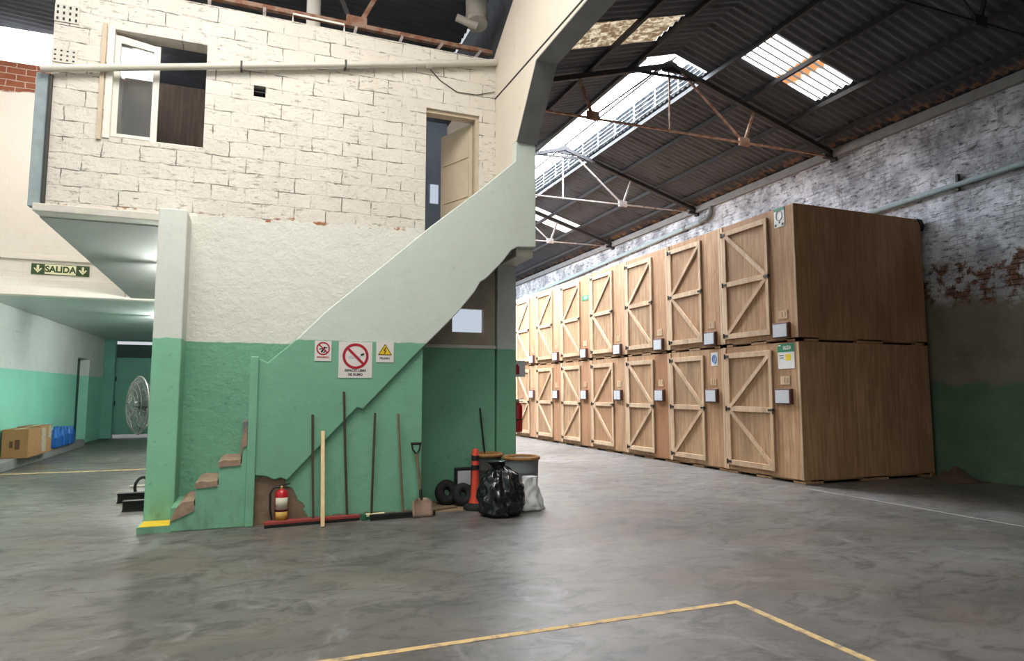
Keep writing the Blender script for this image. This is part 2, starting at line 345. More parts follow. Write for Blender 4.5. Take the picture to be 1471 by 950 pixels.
# ------------------------------------------------------------------ mesh helpers
class MB:
    def __init__(self, o=(0, 0, 0)):
        self.v = []; self.f = []; self.o = Vector(o); self.M = Matrix()
        self.sm = []
    def add(self, vs, fs, smooth=False):
        b = len(self.v)
        self.v += [self.M @ Vector(p) for p in vs]
        self.f += [[b+i for i in q] for q in fs]; self.sm += [smooth]*len(fs); return self
    def box(self, x0, x1, y0, y1, z0, z1):
        vs = [(x, y, z) for x in (x0, x1) for y in (y0, y1) for z in (z0, z1)]
        return self.add(vs, [(0, 1, 3, 2), (4, 6, 7, 5), (0, 4, 5, 1), (2, 3, 7, 6), (0, 2, 6, 4), (1, 5, 7, 3)])
    def bar(self, p, q, w, t, side=(0, 1, 0)):
        """box from p to q, w wide across 'side', t thick along the other axis"""
        p, q = Vector(p), Vector(q); d = (q-p).normalized(); s = Vector(side); s = (s-d*s.dot(d)).normalized(); n = d.cross(s)
        vs = [e+s*a*w/2+n*b*t/2 for e in (p, q) for a in (-1, 1) for b in (-1, 1)]
        return self.add(vs, [(0, 1, 3, 2), (4, 6, 7, 5), (0, 4, 5, 1), (2, 3, 7, 6), (0, 2, 6, 4), (1, 5, 7, 3)])
    def prism(self, poly, axis, a, b):
        n = len(poly)
        def P(p, c): return {0: (c, p[0], p[1]), 1: (p[0], c, p[1]), 2: (p[0], p[1], c)}[axis]
        vs = [P(p, a) for p in poly]+[P(p, b) for p in poly]
        fs = [list(range(n))[::-1], list(range(n, 2*n))]+[(i, (i+1) % n, n+(i+1) % n, n+i) for i in range(n)]
        return self.add(vs, fs)
    def tube(self, pts, r, n=10, closed=False):
        pts = [Vector(p) for p in pts]; N = len(pts); vs = []; fs = []
        up = Vector((0, 0, 1)); rs = r if isinstance(r, (list, tuple)) else [r]*N
        prev = None
        for i, p in enumerate(pts):
            if closed: d = pts[(i+1) % N]-pts[i-1]
            else: d = pts[min(i+1, N-1)]-pts[max(i-1, 0)]
            d.normalize()
            if prev is None: a = d.orthogonal().normalized()
            else: a = (prev-d*prev.dot(d)).normalized()
            prev = a; b = d.cross(a)
            for k in range(n):
                t = 2*PI*k/n; vs.append(p+(a*math.cos(t)+b*math.sin(t))*rs[i])
        m = N if closed else N-1
        for i in range(m):
            for k in range(n):
                j = (i+1) % N; fs.append((i*n+k, i*n+(k+1) % n, j*n+(k+1) % n, j*n+k))
        self.add(vs, fs, True)
        if not closed:
            self.add(vs[:n], [list(range(n))[::-1]]); self.add(vs[-n:], [list(range(n))])
        return self
    def lathe(self, prof, c=(0, 0, 0), n=24, jit=0, seed=0, sx=1, sy=1, fr=3):
        vs = []; fs = []; c = Vector(c); L = len(prof)
        for (r, z) in prof:
            for k in range(n):
                t = 2*PI*k/n; p = Vector((r*math.cos(t)*sx, r*math.sin(t)*sy, z))
                if jit:
                    q = mnoise.noise(Vector((math.cos(t)*fr*.5+seed, math.sin(t)*fr*.5, z*fr*2.2)))+.5*mnoise.noise(Vector((math.cos(t)*fr*1.6, math.sin(t)*fr*1.6+seed, z*fr*5)))
                    p += Vector((math.cos(t), math.sin(t), 0))*q*jit*min(1, r*6)
                vs.append(c+p)
        for i in range(L-1):
            for k in range(n): fs.append((i*n+k, i*n+(k+1) % n, (i+1)*n+(k+1) % n, (i+1)*n+k))
        self.add(vs, fs, True)
        self.add(vs[:n], [list(range(n))[::-1]]); self.add(vs[-n:], [list(range(n))]); return self
    def grid_wall(self, us, vs_, holes, axis, a, b):
        """wall panel with rectangular openings; axis 1 = spans x/z with depth y a..b ; axis 0 = spans y/z with depth x a..b"""
        hs = lambda i, j: any(h[0]-1e-6 <= us[i] and us[i+1] <= h[1]+1e-6 and h[2]-1e-6 <= vs_[j] and vs_[j+1] <= h[3]+1e-6 for h in holes)
        def P(u, v, c): return (c, u, v) if axis == 0 else (u, c, v)
        nu, nv = len(us)-1, len(vs_)-1
        S_ = lambda i, j: 0 <= i < nu and 0 <= j < nv and not hs(i, j)
        for i in range(nu):
            for j in range(nv):
                if not S_(i, j): continue
                u0, u1, v0, v1 = us[i], us[i+1], vs_[j], vs_[j+1]
                self.add([P(u0, v0, a), P(u1, v0, a), P(u1, v1, a), P(u0, v1, a)], [(0, 1, 2, 3)])
                self.add([P(u0, v0, b), P(u1, v0, b), P(u1, v1, b), P(u0, v1, b)], [(3, 2, 1, 0)])
                for di, dj, q in ((-1, 0, ((u0, v0), (u0, v1))), (1, 0, ((u1, v0), (u1, v1))), (0, -1, ((u0, v0), (u1, v0))), (0, 1, ((u0, v1), (u1, v1)))):
                    if not S_(i+di, j+dj):
                        (p, r), (s, t) = q; self.add([P(p, r, a), P(s, t, a), P(s, t, b), P(p, r, b)], [(0, 1, 2, 3)])
        return self
    def build(self, name, mat, parent=None, bevel=0, solid=0, weld=False, sub=0):
        me = bpy.data.meshes.new(name)
        me.from_pydata([tuple(p-self.o) for p in self.v], [], self.f)
        me.polygons.foreach_set('use_smooth', self.sm)
        import bmesh
        bm = bmesh.new(); bm.from_mesh(me)
        if weld: bmesh.ops.remove_doubles(bm, verts=bm.verts, dist=1e-5)
        bmesh.ops.recalc_face_normals(bm, faces=bm.faces); bm.to_mesh(me); bm.free()
        me.materials.append(mat)
        o = bpy.data.objects.new(name, me); COL.objects.link(o)
        if parent is not None: o.parent = parent
        else: o.location = self.o
        if bevel:
            m = o.modifiers.new('bevel', 'BEVEL'); m.width = bevel; m.segments = 2; m.limit_method = 'ANGLE'
        if solid:
            m = o.modifiers.new('solid', 'SOLIDIFY'); m.thickness = solid
        if sub:
            m = o.modifiers.new('sub', 'SUBSURF'); m.levels = sub; m.render_levels = sub
        return o

def tag(o, label, cat, group=None):
    o['label'] = label; o['category'] = cat
    if group: o['group'] = group
    return o
def thing(name, loc, label, cat, group=None):
    o = bpy.data.objects.new(name, None); COL.objects.link(o); o.location = loc; o.empty_display_size = .2
    return tag(o, label, cat, group)
def struct(o, label=None):
    o['kind'] = 'structure'
    if label: o['label'] = label
    return o
def text_mesh(body, size, loc, rot, mat, name, parent, depth=.001, o=(0, 0, 0), bold=.0, sx=1):
    cu = bpy.data.curves.new('t', 'FONT'); cu.body = body; cu.size = size; cu.align_x = 'CENTER'; cu.align_y = 'CENTER'; cu.extrude = depth; cu.offset = bold
    tmp = bpy.data.objects.new('t', cu); COL.objects.link(tmp)
    dg = bpy.context.evaluated_depsgraph_get(); me = bpy.data.meshes.new_from_object(tmp.evaluated_get(dg))
    bpy.data.objects.remove(tmp); bpy.data.curves.remove(cu)
    me.name = name; me.materials.clear(); me.materials.append(mat)
    me.transform(Matrix.Translation(Vector(loc)-Vector(o)) @ rot.to_4x4() @ Matrix.Diagonal((sx, 1, 1, 1)))
    ob = bpy.data.objects.new(name, me); COL.objects.link(ob); ob.parent = parent; return ob
ROT_Y = Matrix.Rotation(PI/2, 3, 'X')                                   # faces -Y (towards the camera side)
ROT_X = Matrix(((0, 0, -1), (-1, 0, 0), (0, 1, 0)))                     # faces -X, reads along -Y

# ------------------------------------------------------------------ camera
F_PX = 940.0
yaw, pit = math.radians(21.38), math.radians(5.34)
FW = Vector((math.sin(yaw)*math.cos(pit), math.cos(yaw)*math.cos(pit), math.sin(pit)))
RT = Vector((math.cos(yaw), -math.sin(yaw), 0)); UP = RT.cross(FW)
cd = bpy.data.cameras.new('camera'); cam = bpy.data.objects.new('camera', cd); COL.objects.link(cam)
cd.sensor_fit = 'HORIZONTAL'; cd.sensor_width = 36; cd.lens = F_PX/1471*36; cd.clip_end = 200; cd.clip_start = .05
R3 = Matrix((RT, UP, -FW)).transposed()
cam.matrix_world = Matrix.Translation((0, 0, 1.5)) @ R3.to_4x4()
S.camera = cam

# ------------------------------------------------------------------ setting: floor, walls
YB = -7.0; YE = 24.6; XL = -4.6; XR = 11.45
struct(MB().box(-14, 20, -20, 46, -.2, 0).build('floor', M['floor']))
struct(MB().box(XL-.3, XL, YB, 21.3, 0, 8.4).box(XL-.3, XL, 22.7, YE, 0, 8.4).box(XL-.3, XL, 21.3, 22.7, 2.45, 8.4).build('wall_left', M['left']))
struct(MB().box(XL-.32, XL-.24, 21.3, 22.7, 0, 2.45).build('door_1', M['gatedark']))
YF = 38.0
struct(MB().box(XR, XR+.3, YB, YF, 0, 6.72).build('wall_right', M['right']))
struct(MB().box(XR-.10, XR, YB, YF, 6.50, 6.68).build('trim_1', M['concrete'], bevel=.02))
# far wall: opening for the green gate
struct(MB().grid_wall([XL-.3, -4.28, -2.4, 3.45], [0, 3.16, 8.4], [(-4.28, -2.4, 0, 3.16)], 1, YE, YE+.25).build('wall_far', M['gate']))
struct(MB().box(3.2, XR+.3, YF, YF+.2, 0, 8.4).build('wall_end', M['right']))
# rear wall behind the viewpoint, with its vehicle entrance
struct(MB().grid_wall([XL-.3, -3.5, 2.8, 4.6, 8.6, XR+.3], [0, 4.2, 8.4], [(-3.5, 2.8, 0, 4.2)], 1, YB-.25, YB).build('wall_rear', M['fascia']))
# kerb along the left wall
struct(MB().box(XL, -4.3, YB, 21.2, 0, .2).build('baseboard_left', M['concrete'], bevel=.02))

# front wall of the raised office and the store below
WY, WT = 8.85, .25
xs = [-2.36, -1.77, -1.1, -.71, -.145, .0, 1.95, 2.15, 2.56, 2.95, 3.03, 3.2]
zs = [0, 2.34, 2.68, 3.57, 3.66, 4.55, 5.33, 5.48, 5.55, 5.91, 6.45]
holes = [(-2.36, -1.1, 0, 3.57), (-1.77, -.71, 4.55, 5.91), (2.15, 2.95, 3.66, 5.55), (2.56, 3.03, 2.34, 2.68), (-.145, .0, 5.33, 5.48)]
struct(MB().grid_wall(xs, zs, holes, 1, WY, WY+WT).build('wall_front', M['front'], weld=True))
struct(MB().box(-1.1, -.80, 8.36, WY+.1, 0, 3.62).build('wall_pilaster', M['pilaster'], bevel=.015))
# office side and back
struct(MB().prism([(-2.36, WY+WT), (-2.21, WY+WT), (-2.05, 13.8), (-2.2, 13.8)], 2, 3.6, 6.45).build('wall_office_left', M['fascia']))
struct(MB().box(-2.1, 3.19, 11.6, 11.7, 3.6, 6.5).build('wall_office_back', M['interior']))
struct(MB().box(2.2, 3.19, 11.5, 11.58, 3.6, 6.5).build('wall_office_side', M['bluewall']))
# floor slab of the office (its underside falls slightly to the back)
mb = MB(); vs = [(-2.44, WY+WT, 3.555), (3.19, WY+WT, 3.555), (3.19, 13.8, 3.23), (-2.2, 13.8, 3.23)]
vs += [(x, y, z+.09) for (x, y, z) in vs]
mb.add(vs, [(3, 2, 1, 0), (4, 5, 6, 7), (0, 1, 5, 4), (1, 2, 6, 5), (2, 3, 7, 6), (3, 0, 4, 7)])
struct(mb.build('ceiling_passage', M['soffit']))
struct(MB().box(-2.44, -1.105, WY-.05, WY+WT, 3.565, 3.655).build('trim_2', M['lip'], bevel=.008))
struct(MB().box(XL, 3.19, 13.8, 14.0, 3.2, 7.42).build('wall_fascia', M['fascia']))
struct(MB().box(XL, -2.3, 13.76, 13.8, 3.84, 3.90).build('trim_3', M['fascia']))
struct(MB().box(XL, -2.3, 13.77, 13.8, 3.2, 3.5).build('trim_4', M['fascia'], bevel=.01))
struct(MB().box(XL, 3.19, 14.0, YE, 3.2, 3.36).build('ceiling_rear', M['ceil2']))
struct(MB().box(XL, -2.0, 13.9, 14.0, 7.42, 8.1).build('window_1', M['sky_cler']))
# back room wall on the right of the passage
struct(MB().box(-1.0, -.85, 14.0, YE, 0, 3.2).build('wall_passage_right', M['ceil2']))

# column, haunch and longitudinal beam between the two naves
poly = [(8.15, 3.46), (8.15, 4.9), (8.0, 4.9), (7.33, 5.72), (YB, 5.72), (YB, 7.75), (7.0, 7.75), (8.13, 7.0), (9.06, 6.46), (YE, 6.46), (YE, 5.72), (10.0, 5.72), (9.4, 4.9), (9.4, 3.46)]
struct(MB().prism(poly, 0, 3.2, 3.49).build('wall_centre', M['centre'], bevel=.012))
struct(MB().box(3.22, 3.51, 8.80, 9.4, 0, 3.46).build('wall_column', M['centre_lower'], bevel=.012))
struct(MB().prism([(7.985, 4.88), (7.315, 5.705), (YB, 5.705), (YB, 5.722), (7.33, 5.722), (8.0, 4.90)], 0, 3.2, 3.492).build('trim_shade', M['concrete']))  # thin grey skin painting the shade on the beam's underside and haunch
struct(MB().box(3.40, 3.48, 6.5, YE, 6.46, 8.0).build('wall_nave_gable', M['roof']))
# dark seam between the beam and the wall panel below it
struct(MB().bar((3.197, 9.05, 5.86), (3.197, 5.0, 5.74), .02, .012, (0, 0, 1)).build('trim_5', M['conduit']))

# ------------------------------------------------------------------ roofs
SL = .297; XRG = 7.3; ZRG = 7.97
zr = lambda x: ZRG-SL*abs(x-XRG)
zl = lambda x: 8.2-.064*(x-XL)
def corrugated(xs, zf, y0, y1, holes, pitch=.165, amp=.022, k=6, lift=0):
    n = int(round((y1-y0)/pitch*k)); mb = MB()
    ys = [y0+(y1-y0)*i/n for i in range(n+1)]; nx = len(xs)
    vs = [(x, y, zf(x)+lift+amp*math.sin(2*PI*(y/pitch))) for y in ys for x in xs]
    fs = []
    for i in range(n):
        yc = (ys[i]+ys[i+1])/2
        for j in range(nx-1):
            xc = (xs[j]+xs[j+1])/2
            if any(h[0] < xc < h[1] and h[2] < yc < h[3] for h in holes): continue
            a = i*nx+j; fs.append((a, a+1, a+nx+1, a+nx))
    mb.add(vs, fs, True); return mb
LAN = (6.5, 8.05, 10.1, 33.0)
PA = (8.15, 10.03, 8.45, 9.3); PF = (8.5, 10.2, 19.5, 20.65); PL = (4.6, 6.4, 8.5, 9.4); P_FILL = (4.6, 6.1, 14.6, 30.0)
struct(corrugated([XRG, 8.05, 8.15, 8.5, 10.03, 10.2, XR+.25], zr, YB, YF, [(XRG, 8.05, *LAN[2:]), PA, PF]).build('ceiling_right_slope', M['roof']))
struct(corrugated([3.45, 4.6, 6.1, 6.4, 6.5, XRG], zr, YB, YF, [(6.5, XRG, *LAN[2:]), PL, P_FILL]).build('ceiling_left_slope', M['roof']))
struct(corrugated([PA[0], 9.05, PA[1]], zr, PA[2]-.03, PA[3]+.03, [], lift=.012).build('window_2', M['sky_patch']))
struct(corrugated([PF[0], PF[1]], zr, PF[2]-.03, PF[3]+.03, [], lift=.012).build('window_3', M['sky_far']))
struct(corrugated([PL[0], PL[1]], zr, PL[2]-.03, PL[3]+.03, [], lift=.012).build('window_4', M['sky_dirty']))
struct(corrugated([P_FILL[0], P_FILL[1]], zr, P_FILL[2]-.03, P_FILL[3]+.03, [], lift=.012).build('fill_panel_crates', M['fill_crates']))  # added glowing sheet, out of view, to brighten the far crates
SLK = (-2.4, 1.6, 3.2, 6.9); SLK2 = (-4.4, -2.7, 8.2, 11.8); SLK_FILL = (-2.4, 1.6, -6.0, -2.2)
struct(corrugated([XL, -4.4, -2.7, -2.4, 1.6, 3.2], zl, YB, YE, [SLK, SLK2, SLK_FILL]).build('ceiling_left_nave', M['roof']))
struct(corrugated([SLK[0], SLK[1]], zl, SLK[2]-.03, SLK[3]+.03, [], lift=.012).build('window_5', M['sky_left']))
struct(corrugated([SLK2[0], SLK2[1]], zl, SLK2[2]-.03, SLK2[3]+.03, [], lift=.012).build('window_6', M['sky_left']))

struct(corrugated([SLK_FILL[0], SLK_FILL[1]], zl, SLK_FILL[2]-.03, SLK_FILL[3]+.03, [], lift=.012).build('fill_panel_rear', M['fill_rear']))  # added roof panel behind the viewpoint, brightens the stair recess
# roof lantern: side louvres, glazed top, bars
lx0, lx1, ly0, ly1 = LAN; lz = zr(lx1)+.02; le = 8.2
w = struct(MB().prism([(lx0, le+.03), (XRG-.02, le+.30), (lx1, le+.03), (lx1, le+.05), (XRG-.02, le+.32), (lx0, le+.05)], 1, ly0, ly1).build('window_7', M['sky_lantern']))
g = struct(MB().box(lx1+.03, lx1+.05, ly0, ly1, lz, le+.04).build('window_8', M['sky_louver']))
g = struct(MB().box(lx0-.05, lx0-.03, ly0, ly1, lz, le+.04).build('window_9', M['sky_louver']))
mb = MB()
for x in (lx0, lx1):
    for k in range(5): mb.box(x-.015, x+.015, ly0, ly1, lz+.02+k*.10, lz+.04+k*.10)
    y = ly0
    while y < ly1: mb.box(x-.02, x+.02, y, y+.045, lz, le+.04); y += .86
struct(mb.build('trim_6', M['drum']))
mb = MB()
for x, z in ((6.85, le+.10), (7.25, le+.22), (7.35, le+.22), (7.75, le+.10)): mb.box(x-.025, x+.025, ly0, ly1, z-.03, z+.01)
struct(mb.build('trim_7', M['steel']))
mb = MB()
for y in (ly0, ly1): mb.prism([(lx0, zr(lx0)), (XRG, ZRG), (lx1, zr(lx1)), (lx1, le+.04), (XRG, le+.3), (lx0, le+.04)], 1, y-.02, y+.02)
struct(mb.build('trim_8', M['sky_cler']))

# purlins
def purlin(x, label, m='steel', zf=zr, y1=38.0):
    tag(MB((x, 0, 0)).box(x-.03, x+.03, YB, y1, zf(x)-.12, zf(x)-.035).build('purlin', M[m]), label, 'purlin', 'roof purlins')
for x, l in ((8.10, 'dark roof purlin beside the ridge lantern on the crate side'), (9.04, 'roof purlin crossing the middle of the white roof sheet'),
             (10.10, 'roof purlin along the lower edge of the white roof sheet'), (10.95, 'roof purlin nearest the right wall'),
             (6.46, 'dark roof purlin along the left edge of the ridge lantern'), (5.5, 'roof purlin crossing the brown stained roof sheet'),
             (4.5, 'roof purlin at the lower edge of the brown stained roof sheet')):
    purlin(x, l)

# trusses of the right nave
def truss(Y, mat, label):
    o = thing('roof_truss', (XRG, Y, 6.5), label, 'roof truss', 'trusses of the right nave')
    mm = M[mat]; d = (XRG, Y, 6.5); r = lambda x: zr(x)-.17
    for sgn, xe in ((1, XR), (-1, 3.5)):
        MB(d).bar((XRG, Y, r(XRG)), (xe, Y, r(xe)), .10, .09).build('rafter', M['steel'], o)
        xn = XRG+sgn*1.72
        MB(d).bar((xn, Y, 6.5), (XRG+sgn*.18, Y, 7.76), .035, .035).build('diagonal', mm, o)
        MB(d).bar((xn, Y, 6.5), (XRG+sgn*2.0, Y, r(XRG+2.0)), .045, .045).build('strut', mm, o)
        MB(d).prism([(xn-.12, 6.44), (xn+.12, 6.44), (xn+.12, 6.6), (xn-.12, 6.6)], 1, Y-.03, Y+.03).build('gusset', mm, o)
        MB(d).bar((xe-sgn*.30, Y, 6.51), (xe-sgn*.06, Y, 6.51), .09, .07).box(min(xe, xe-sgn*.06), max(xe, xe-sgn*.06), Y-.07, Y+.07, 6.42, 6.72).build('wall_bracket', M['steel'], o)
    MB(d).bar((3.5, Y, 6.45), (XR-.06, Y, 6.52), .045, .03).build('tie_bar', mm, o)
    MB(d).bar((XRG-.05, Y, 6.45), (XRG-.05, Y, 7.75), .03, .03).build('king_post', mm, o)
    MB(d).bar((6.42, Y, 7.55), (8.06, Y, 7.60), .04, .05).build('collar', M['steel'], o)
    MB(d).prism([(XRG-.2, 7.66), (XRG+.2, 7.66), (XRG+.14, 7.84), (XRG, 7.9), (XRG-.14, 7.84)], 1, Y-.03, Y+.03).build('apex_gusset', M['steel'], o)
truss(5.58, 'steel', 'dark steel roof truss nearest the viewer, top right above the open floor')
truss(10.2, 'rust', 'brown rusty roof truss crossing at the near end of the ridge lantern')
truss(14.9, 'pale_steel', 'pale grey roof truss halfway along the ridge lantern')
truss(19.55, 'pale_steel', 'pale roof truss farthest back beside the concrete frame')

# rusty truss above the office wall in the left nave
o = thing('roof_truss', (1.15, 8.98, 6.62), 'rusty roof truss running along the top of the white block wall', 'roof truss')
d = (1.15, 8.98, 6.62)
MB(d).bar((-4.5, 8.98, 6.64), (3.19, 8.98, 6.63), .07, .06).build('tie_bar', M['rust'], o)
MB(d).bar((1.2, 8.98, 6.66), (1.75, 8.98, 7.8), .05, .06).build('strut', M['rust'], o)
MB(d).bar((1.08, 8.98, 6.68), (.55, 8.98, 7.9), .05, .05).build('diagonal', M['steel'], o)
MB(d).box(1.02, 1.30, 8.94, 9.02, 6.61, 6.76).build('gusset', M['rust'], o)
for x, dx in ((-1.3, .0), (-.72, .0), (-.05, .0), (1.15, .03), (1.8, .05), (2.38, .10), (2.97, .1)):
    MB(d).bar((x-dx, 8.95, 6.44), (x+dx*.3, 8.97, 6.62), .05, .04).build('hanger', M['pale_steel'], o)
o = thing('metal_bracket', (.66, 8.86, 6.45), 'thin white metal bracket standing on the wall top below the rusty bar', 'bracket')
MB((.66, 8.86, 6.45)).tube([(.31, 8.86, 6.45), (.31, 8.86, 6.56), (.98, 8.86, 6.55), (.98, 8.86, 6.45)], .014, 8).build('rod', M['white'], o)
tag(MB((.6, 9.6, 6.2)).tube([(.62, 9.6, 3.8), (.62, 9.6, 7.9)], .10, 16).build('vent_pipe', M['white']), 'white vertical pipe rising behind the rusty truss bar', 'pipe')
o = thing('air_duct', (3.0, 9.35, 7.0), 'pale round duct hanging beside the concrete beam at top', 'duct')
MB((3.0, 9.35, 7.0)).tube([(3.02, 9.2, 7.18), (3.03, 9.24, 7.3), (3.04, 9.3, 7.72)], [.16, .17, .17], 18).build('duct_body', M['pvc'], o)
MB((3.0, 9.35, 7.0)).tube([(3.02, 9.2, 7.14), (2.7, 9.25, 7.25)], .06, 12).build('branch_pipe', M['pvc'], o)
for k, z in enumerate((7.3, 7.6)): MB((3.0, 9.35, 7.0)).tube([(3.03, 9.24, z), (3.03, 9.24, z+.03)], .18, 18).build('collar', M['pvc'], o)

# ------------------------------------------------------------------ staircase
sy0, sy1 = 8.02, 8.14
o = thing('staircase', (0.9, 8.4, 0), 'green and white masonry staircase rising to the office door', 'staircase'); d = (0.9, 8.4, 0)
pp = [(.02, 1.885), (.131, 1.835), (.465, 2.14), (.733, 2.43), (1.35, 2.99), (2.035, 3.615), (2.69, 4.168), (3.19, 4.62), (3.20, 4.90), (3.49, 4.92), (3.49, 3.455),
      (3.22, 3.435), (3.13, 3.38), (3.0, 3.21), (2.82, 3.02), (2.77, 2.97), (2.70, 2.93), (2.62, 2.79), (2.4, 2.52), (2.16, 2.27), (1.935, 2.045), (1.22, 1.29), (1.15, 1.31), (.38, .49), (.31, .52), (.24, .50), (.15, .545), (.02, .56)]
MB(d).prism(pp, 1, sy0, sy1).build('parapet', M['parapet'], o, bevel=.012)
MB(d).box(-.056, .035, 7.985, 8.2, 0, 1.90).build('newel_post', M['stepgreen'], o, bevel=.012)
MB(d).prism([(.0, 0), (.0, .9), (.40, .6), (1.14, 1.34), (1.95, 2.1), (1.95, 0)], 1, 8.065, 8.16).build('infill_wall', M['infill'], o)
MB(d).box(1.84, 1.95, 8.10, WY, 0, 2.1).build('end_wall', M['stepgreen'], o)
steps = [(-.80, .31), (-.565, .52), (-.34, .74), (-.11, .95)]
mb = MB(d)
prof = [(-.80, 0)]
for i, (x, z) in enumerate(steps): prof += [(x, prof[-1][1] if i else .12), (x, z-.05)]
prof += [(-.05, .90), (-.05, 0)]
mb.prism(prof, 1, 8.022, WY-.002).build('plinth', M['stepgreen'], o, bevel=.01)
MB(d).box(-1.115, -.80, sy0, 8.36, 0, .068).box(-.80, -.79, sy0, 8.36, 0, .068).build('first_step', M['stepgreen'], o)
MB(d).box(-1.095, -.805, sy0+.01, 8.355, .068, .074).build('yellow_marking', M['yellow'], o)['label'] = 'yellow painted top of the first step'
# broken brick noses
for i, (x, z) in enumerate(steps):
    x1 = steps[i+1][0] if i < 3 else -.06
    mb = MB(d); random.seed(30+i)
    poly = [(x-.004, z-.075), (x-.006, z-.02), (x+.05, z+.005), ((x+x1)/2, z-.006), (x1-.01, z+.006), (x1-.004, z-.06)]
    if i == 0: poly = [(x+.0, z-.20), (x+.05, z-.06), (x+.12, z-.0), (x1-.01, z+.006), (x1-.004, z-.10), (x+.1, z-.16)]
    if i == 3: poly = [(x-.012, z-.19), (x-.012, z+.0), (x+.02, z+.12), (x1, z+.16), (x1, z-.06), (x+.012, z-.07)]
    mb.prism(poly, 1, 8.008, WY-.01).build('tread', M['broken'], o)
mb = MB(d); x, z = -.11, .95
while z < 3.55:
    x2 = x+.222; mb.box(x, x2+.02, sy1, WY-.002, max(.9, z-.25) if z > 1.2 else .5, z+.21); x = x2; z += .218
mb.box(x, 3.19, sy1, WY-.002, 3.36, 3.60); mb.build('flight', M['concrete'], o)
MB(d).box(3.25, 3.50, sy1, 8.8, 3.33, 3.45).build('landing_end', M['lip'], o, bevel=.01)

# ------------------------------------------------------------------ office window, door, pipes on the front wall
o = struct(MB((-1.24, WY, 5.2)).box(-1.80, -1.73, WY-.02, WY+.12, 4.53, 5.93).box(-1.73, -.72, WY+.06, WY+.12, 4.55, 4.58).build('window_10', M['white']))
fr = MB((-1.24, WY, 5.2)).box(-1.73, -1.67, WY+.05, WY+.09, 4.58, 5.86).box(-1.31, -1.24, WY+.05, WY+.09, 4.54, 5.80)
fr.prism([(-1.67, 5.86), (-1.67, 5.77), (-1.31, 5.72), (-1.31, 5.80)], 1, WY+.05, WY+.09); fr.box(-1.67, -1.31, WY+.05, WY+.09, 4.58, 4.62)
s = fr.build('sash', M['white'], o)
s2 = MB((-1.24, WY, 5.2)).box(-1.67, -1.31, WY+.065, WY+.072, 4.62, 5.74).build('pane', M['glass'], o)
o2 = tag(MB((-1.83, WY, 5.2)).box(-1.86, -1.815, WY-.03, WY+.004, 4.5, 5.95).build('timber_batten', M['cream']), 'narrow timber batten fixed beside the office window frame', 'batten')

o = struct(MB((2.55, WY, 4.6)).box(2.152, 2.948, WY+.04, WY+.2, 5.50, 5.549).box(2.90, 2.949, WY+.04, WY+.12, 3.66, 5.50).build('door_2', M['cream']))
# leaf standing open into the room
Mx = Matrix.Translation((2.90, WY+.14, 0)) @ Matrix.Rotation(math.radians(112), 4, 'Z')
mb = MB((2.55, WY, 4.6)); mb.M = Mx; mb.box(0, .76, -.02, .02, 3.68, 5.48); lf = mb.build('door_leaf', M['cream'], o)
mb = MB((2.55, WY, 4.6)); mb.M = Mx
for z0, z1 in ((3.78, 4.3), (4.38, 4.9), (4.98, 5.44)):
    mb.box(.08, .68, .02, .032, z0, z1).box(.08, .68, -.032, -.02, z0, z1)
mb.build('door_panel', M['cream'], o)
struct(MB().box(2.88, 3.03, 11.47, 11.495, 4.95, 5.3).build('window_11', M['smallwin']))
struct(MB().box(2.56, 3.03, WY+.10, WY+.13, 2.34, 2.68).box(2.78, 2.80, WY+.08, WY+.10, 2.34, 2.68).build('window_12', M['smallwin']))
# concrete lintel course above the green in the recess
struct(MB().box(1.95, 3.21, WY-.03, WY, 2.11, 2.16).build('trim_9', M['lip'], bevel=.01))

o = thing('drain_pipe', (.3, 8.77, 5.8), 'long white drain pipe sloping across the block wall', 'pipe'); d = (.3, 8.77, 5.8)
MB(d).tube([(-2.44, 8.77, 5.235), (2.15, 8.77, 6.165)], .042, 12).build('pipe_run', M['pvc'], o)
MB(d).tube([(2.15, 8.77, 6.165), (3.19, 8.77, 6.385)], .047, 12).build('pipe_end', M['pvc'], o)
MB(d).tube([(2.11, 8.77, 6.157), (2.19, 8.77, 6.173)], .062, 14).build('joint', M['pvc'], o)
for x in (-.3, 1.0): z = 5.235+(x+2.44)*.2026; MB(d).box(x-.012, x+.012, 8.72, WY, z-.05, z+.05).build('clip', M['conduit'], o)
o = thing('conduit', (-2.38, 8.80, 4.4), 'dark vertical conduit at the left corner of the block wall', 'conduit')
MB((-2.38, 8.80, 4.4)).tube([(-2.345, 8.82, 5.2), (-2.345, 8.82, 3.66)], .022, 10).build('tube', M['conduit'], o)
struct(MB().box(-2.50, -2.375, 8.84, 8.95, 3.62, 5.22).build('trim_10', M['postgrey'], bevel=.01))
# cable drooping under the pipe
tag(MB((2.4, 8.83, 6)).tube([(2.2, 8.835, 6.12), (2.35, 8.835, 5.98), (2.6, 8.835, 5.85), (2.9, 8.835, 5.86), (3.18, 8.835, 5.95)], .006, 6).build('cable', M['conduit']), 'thin dark cable drooping below the drain pipe by the door', 'cable')
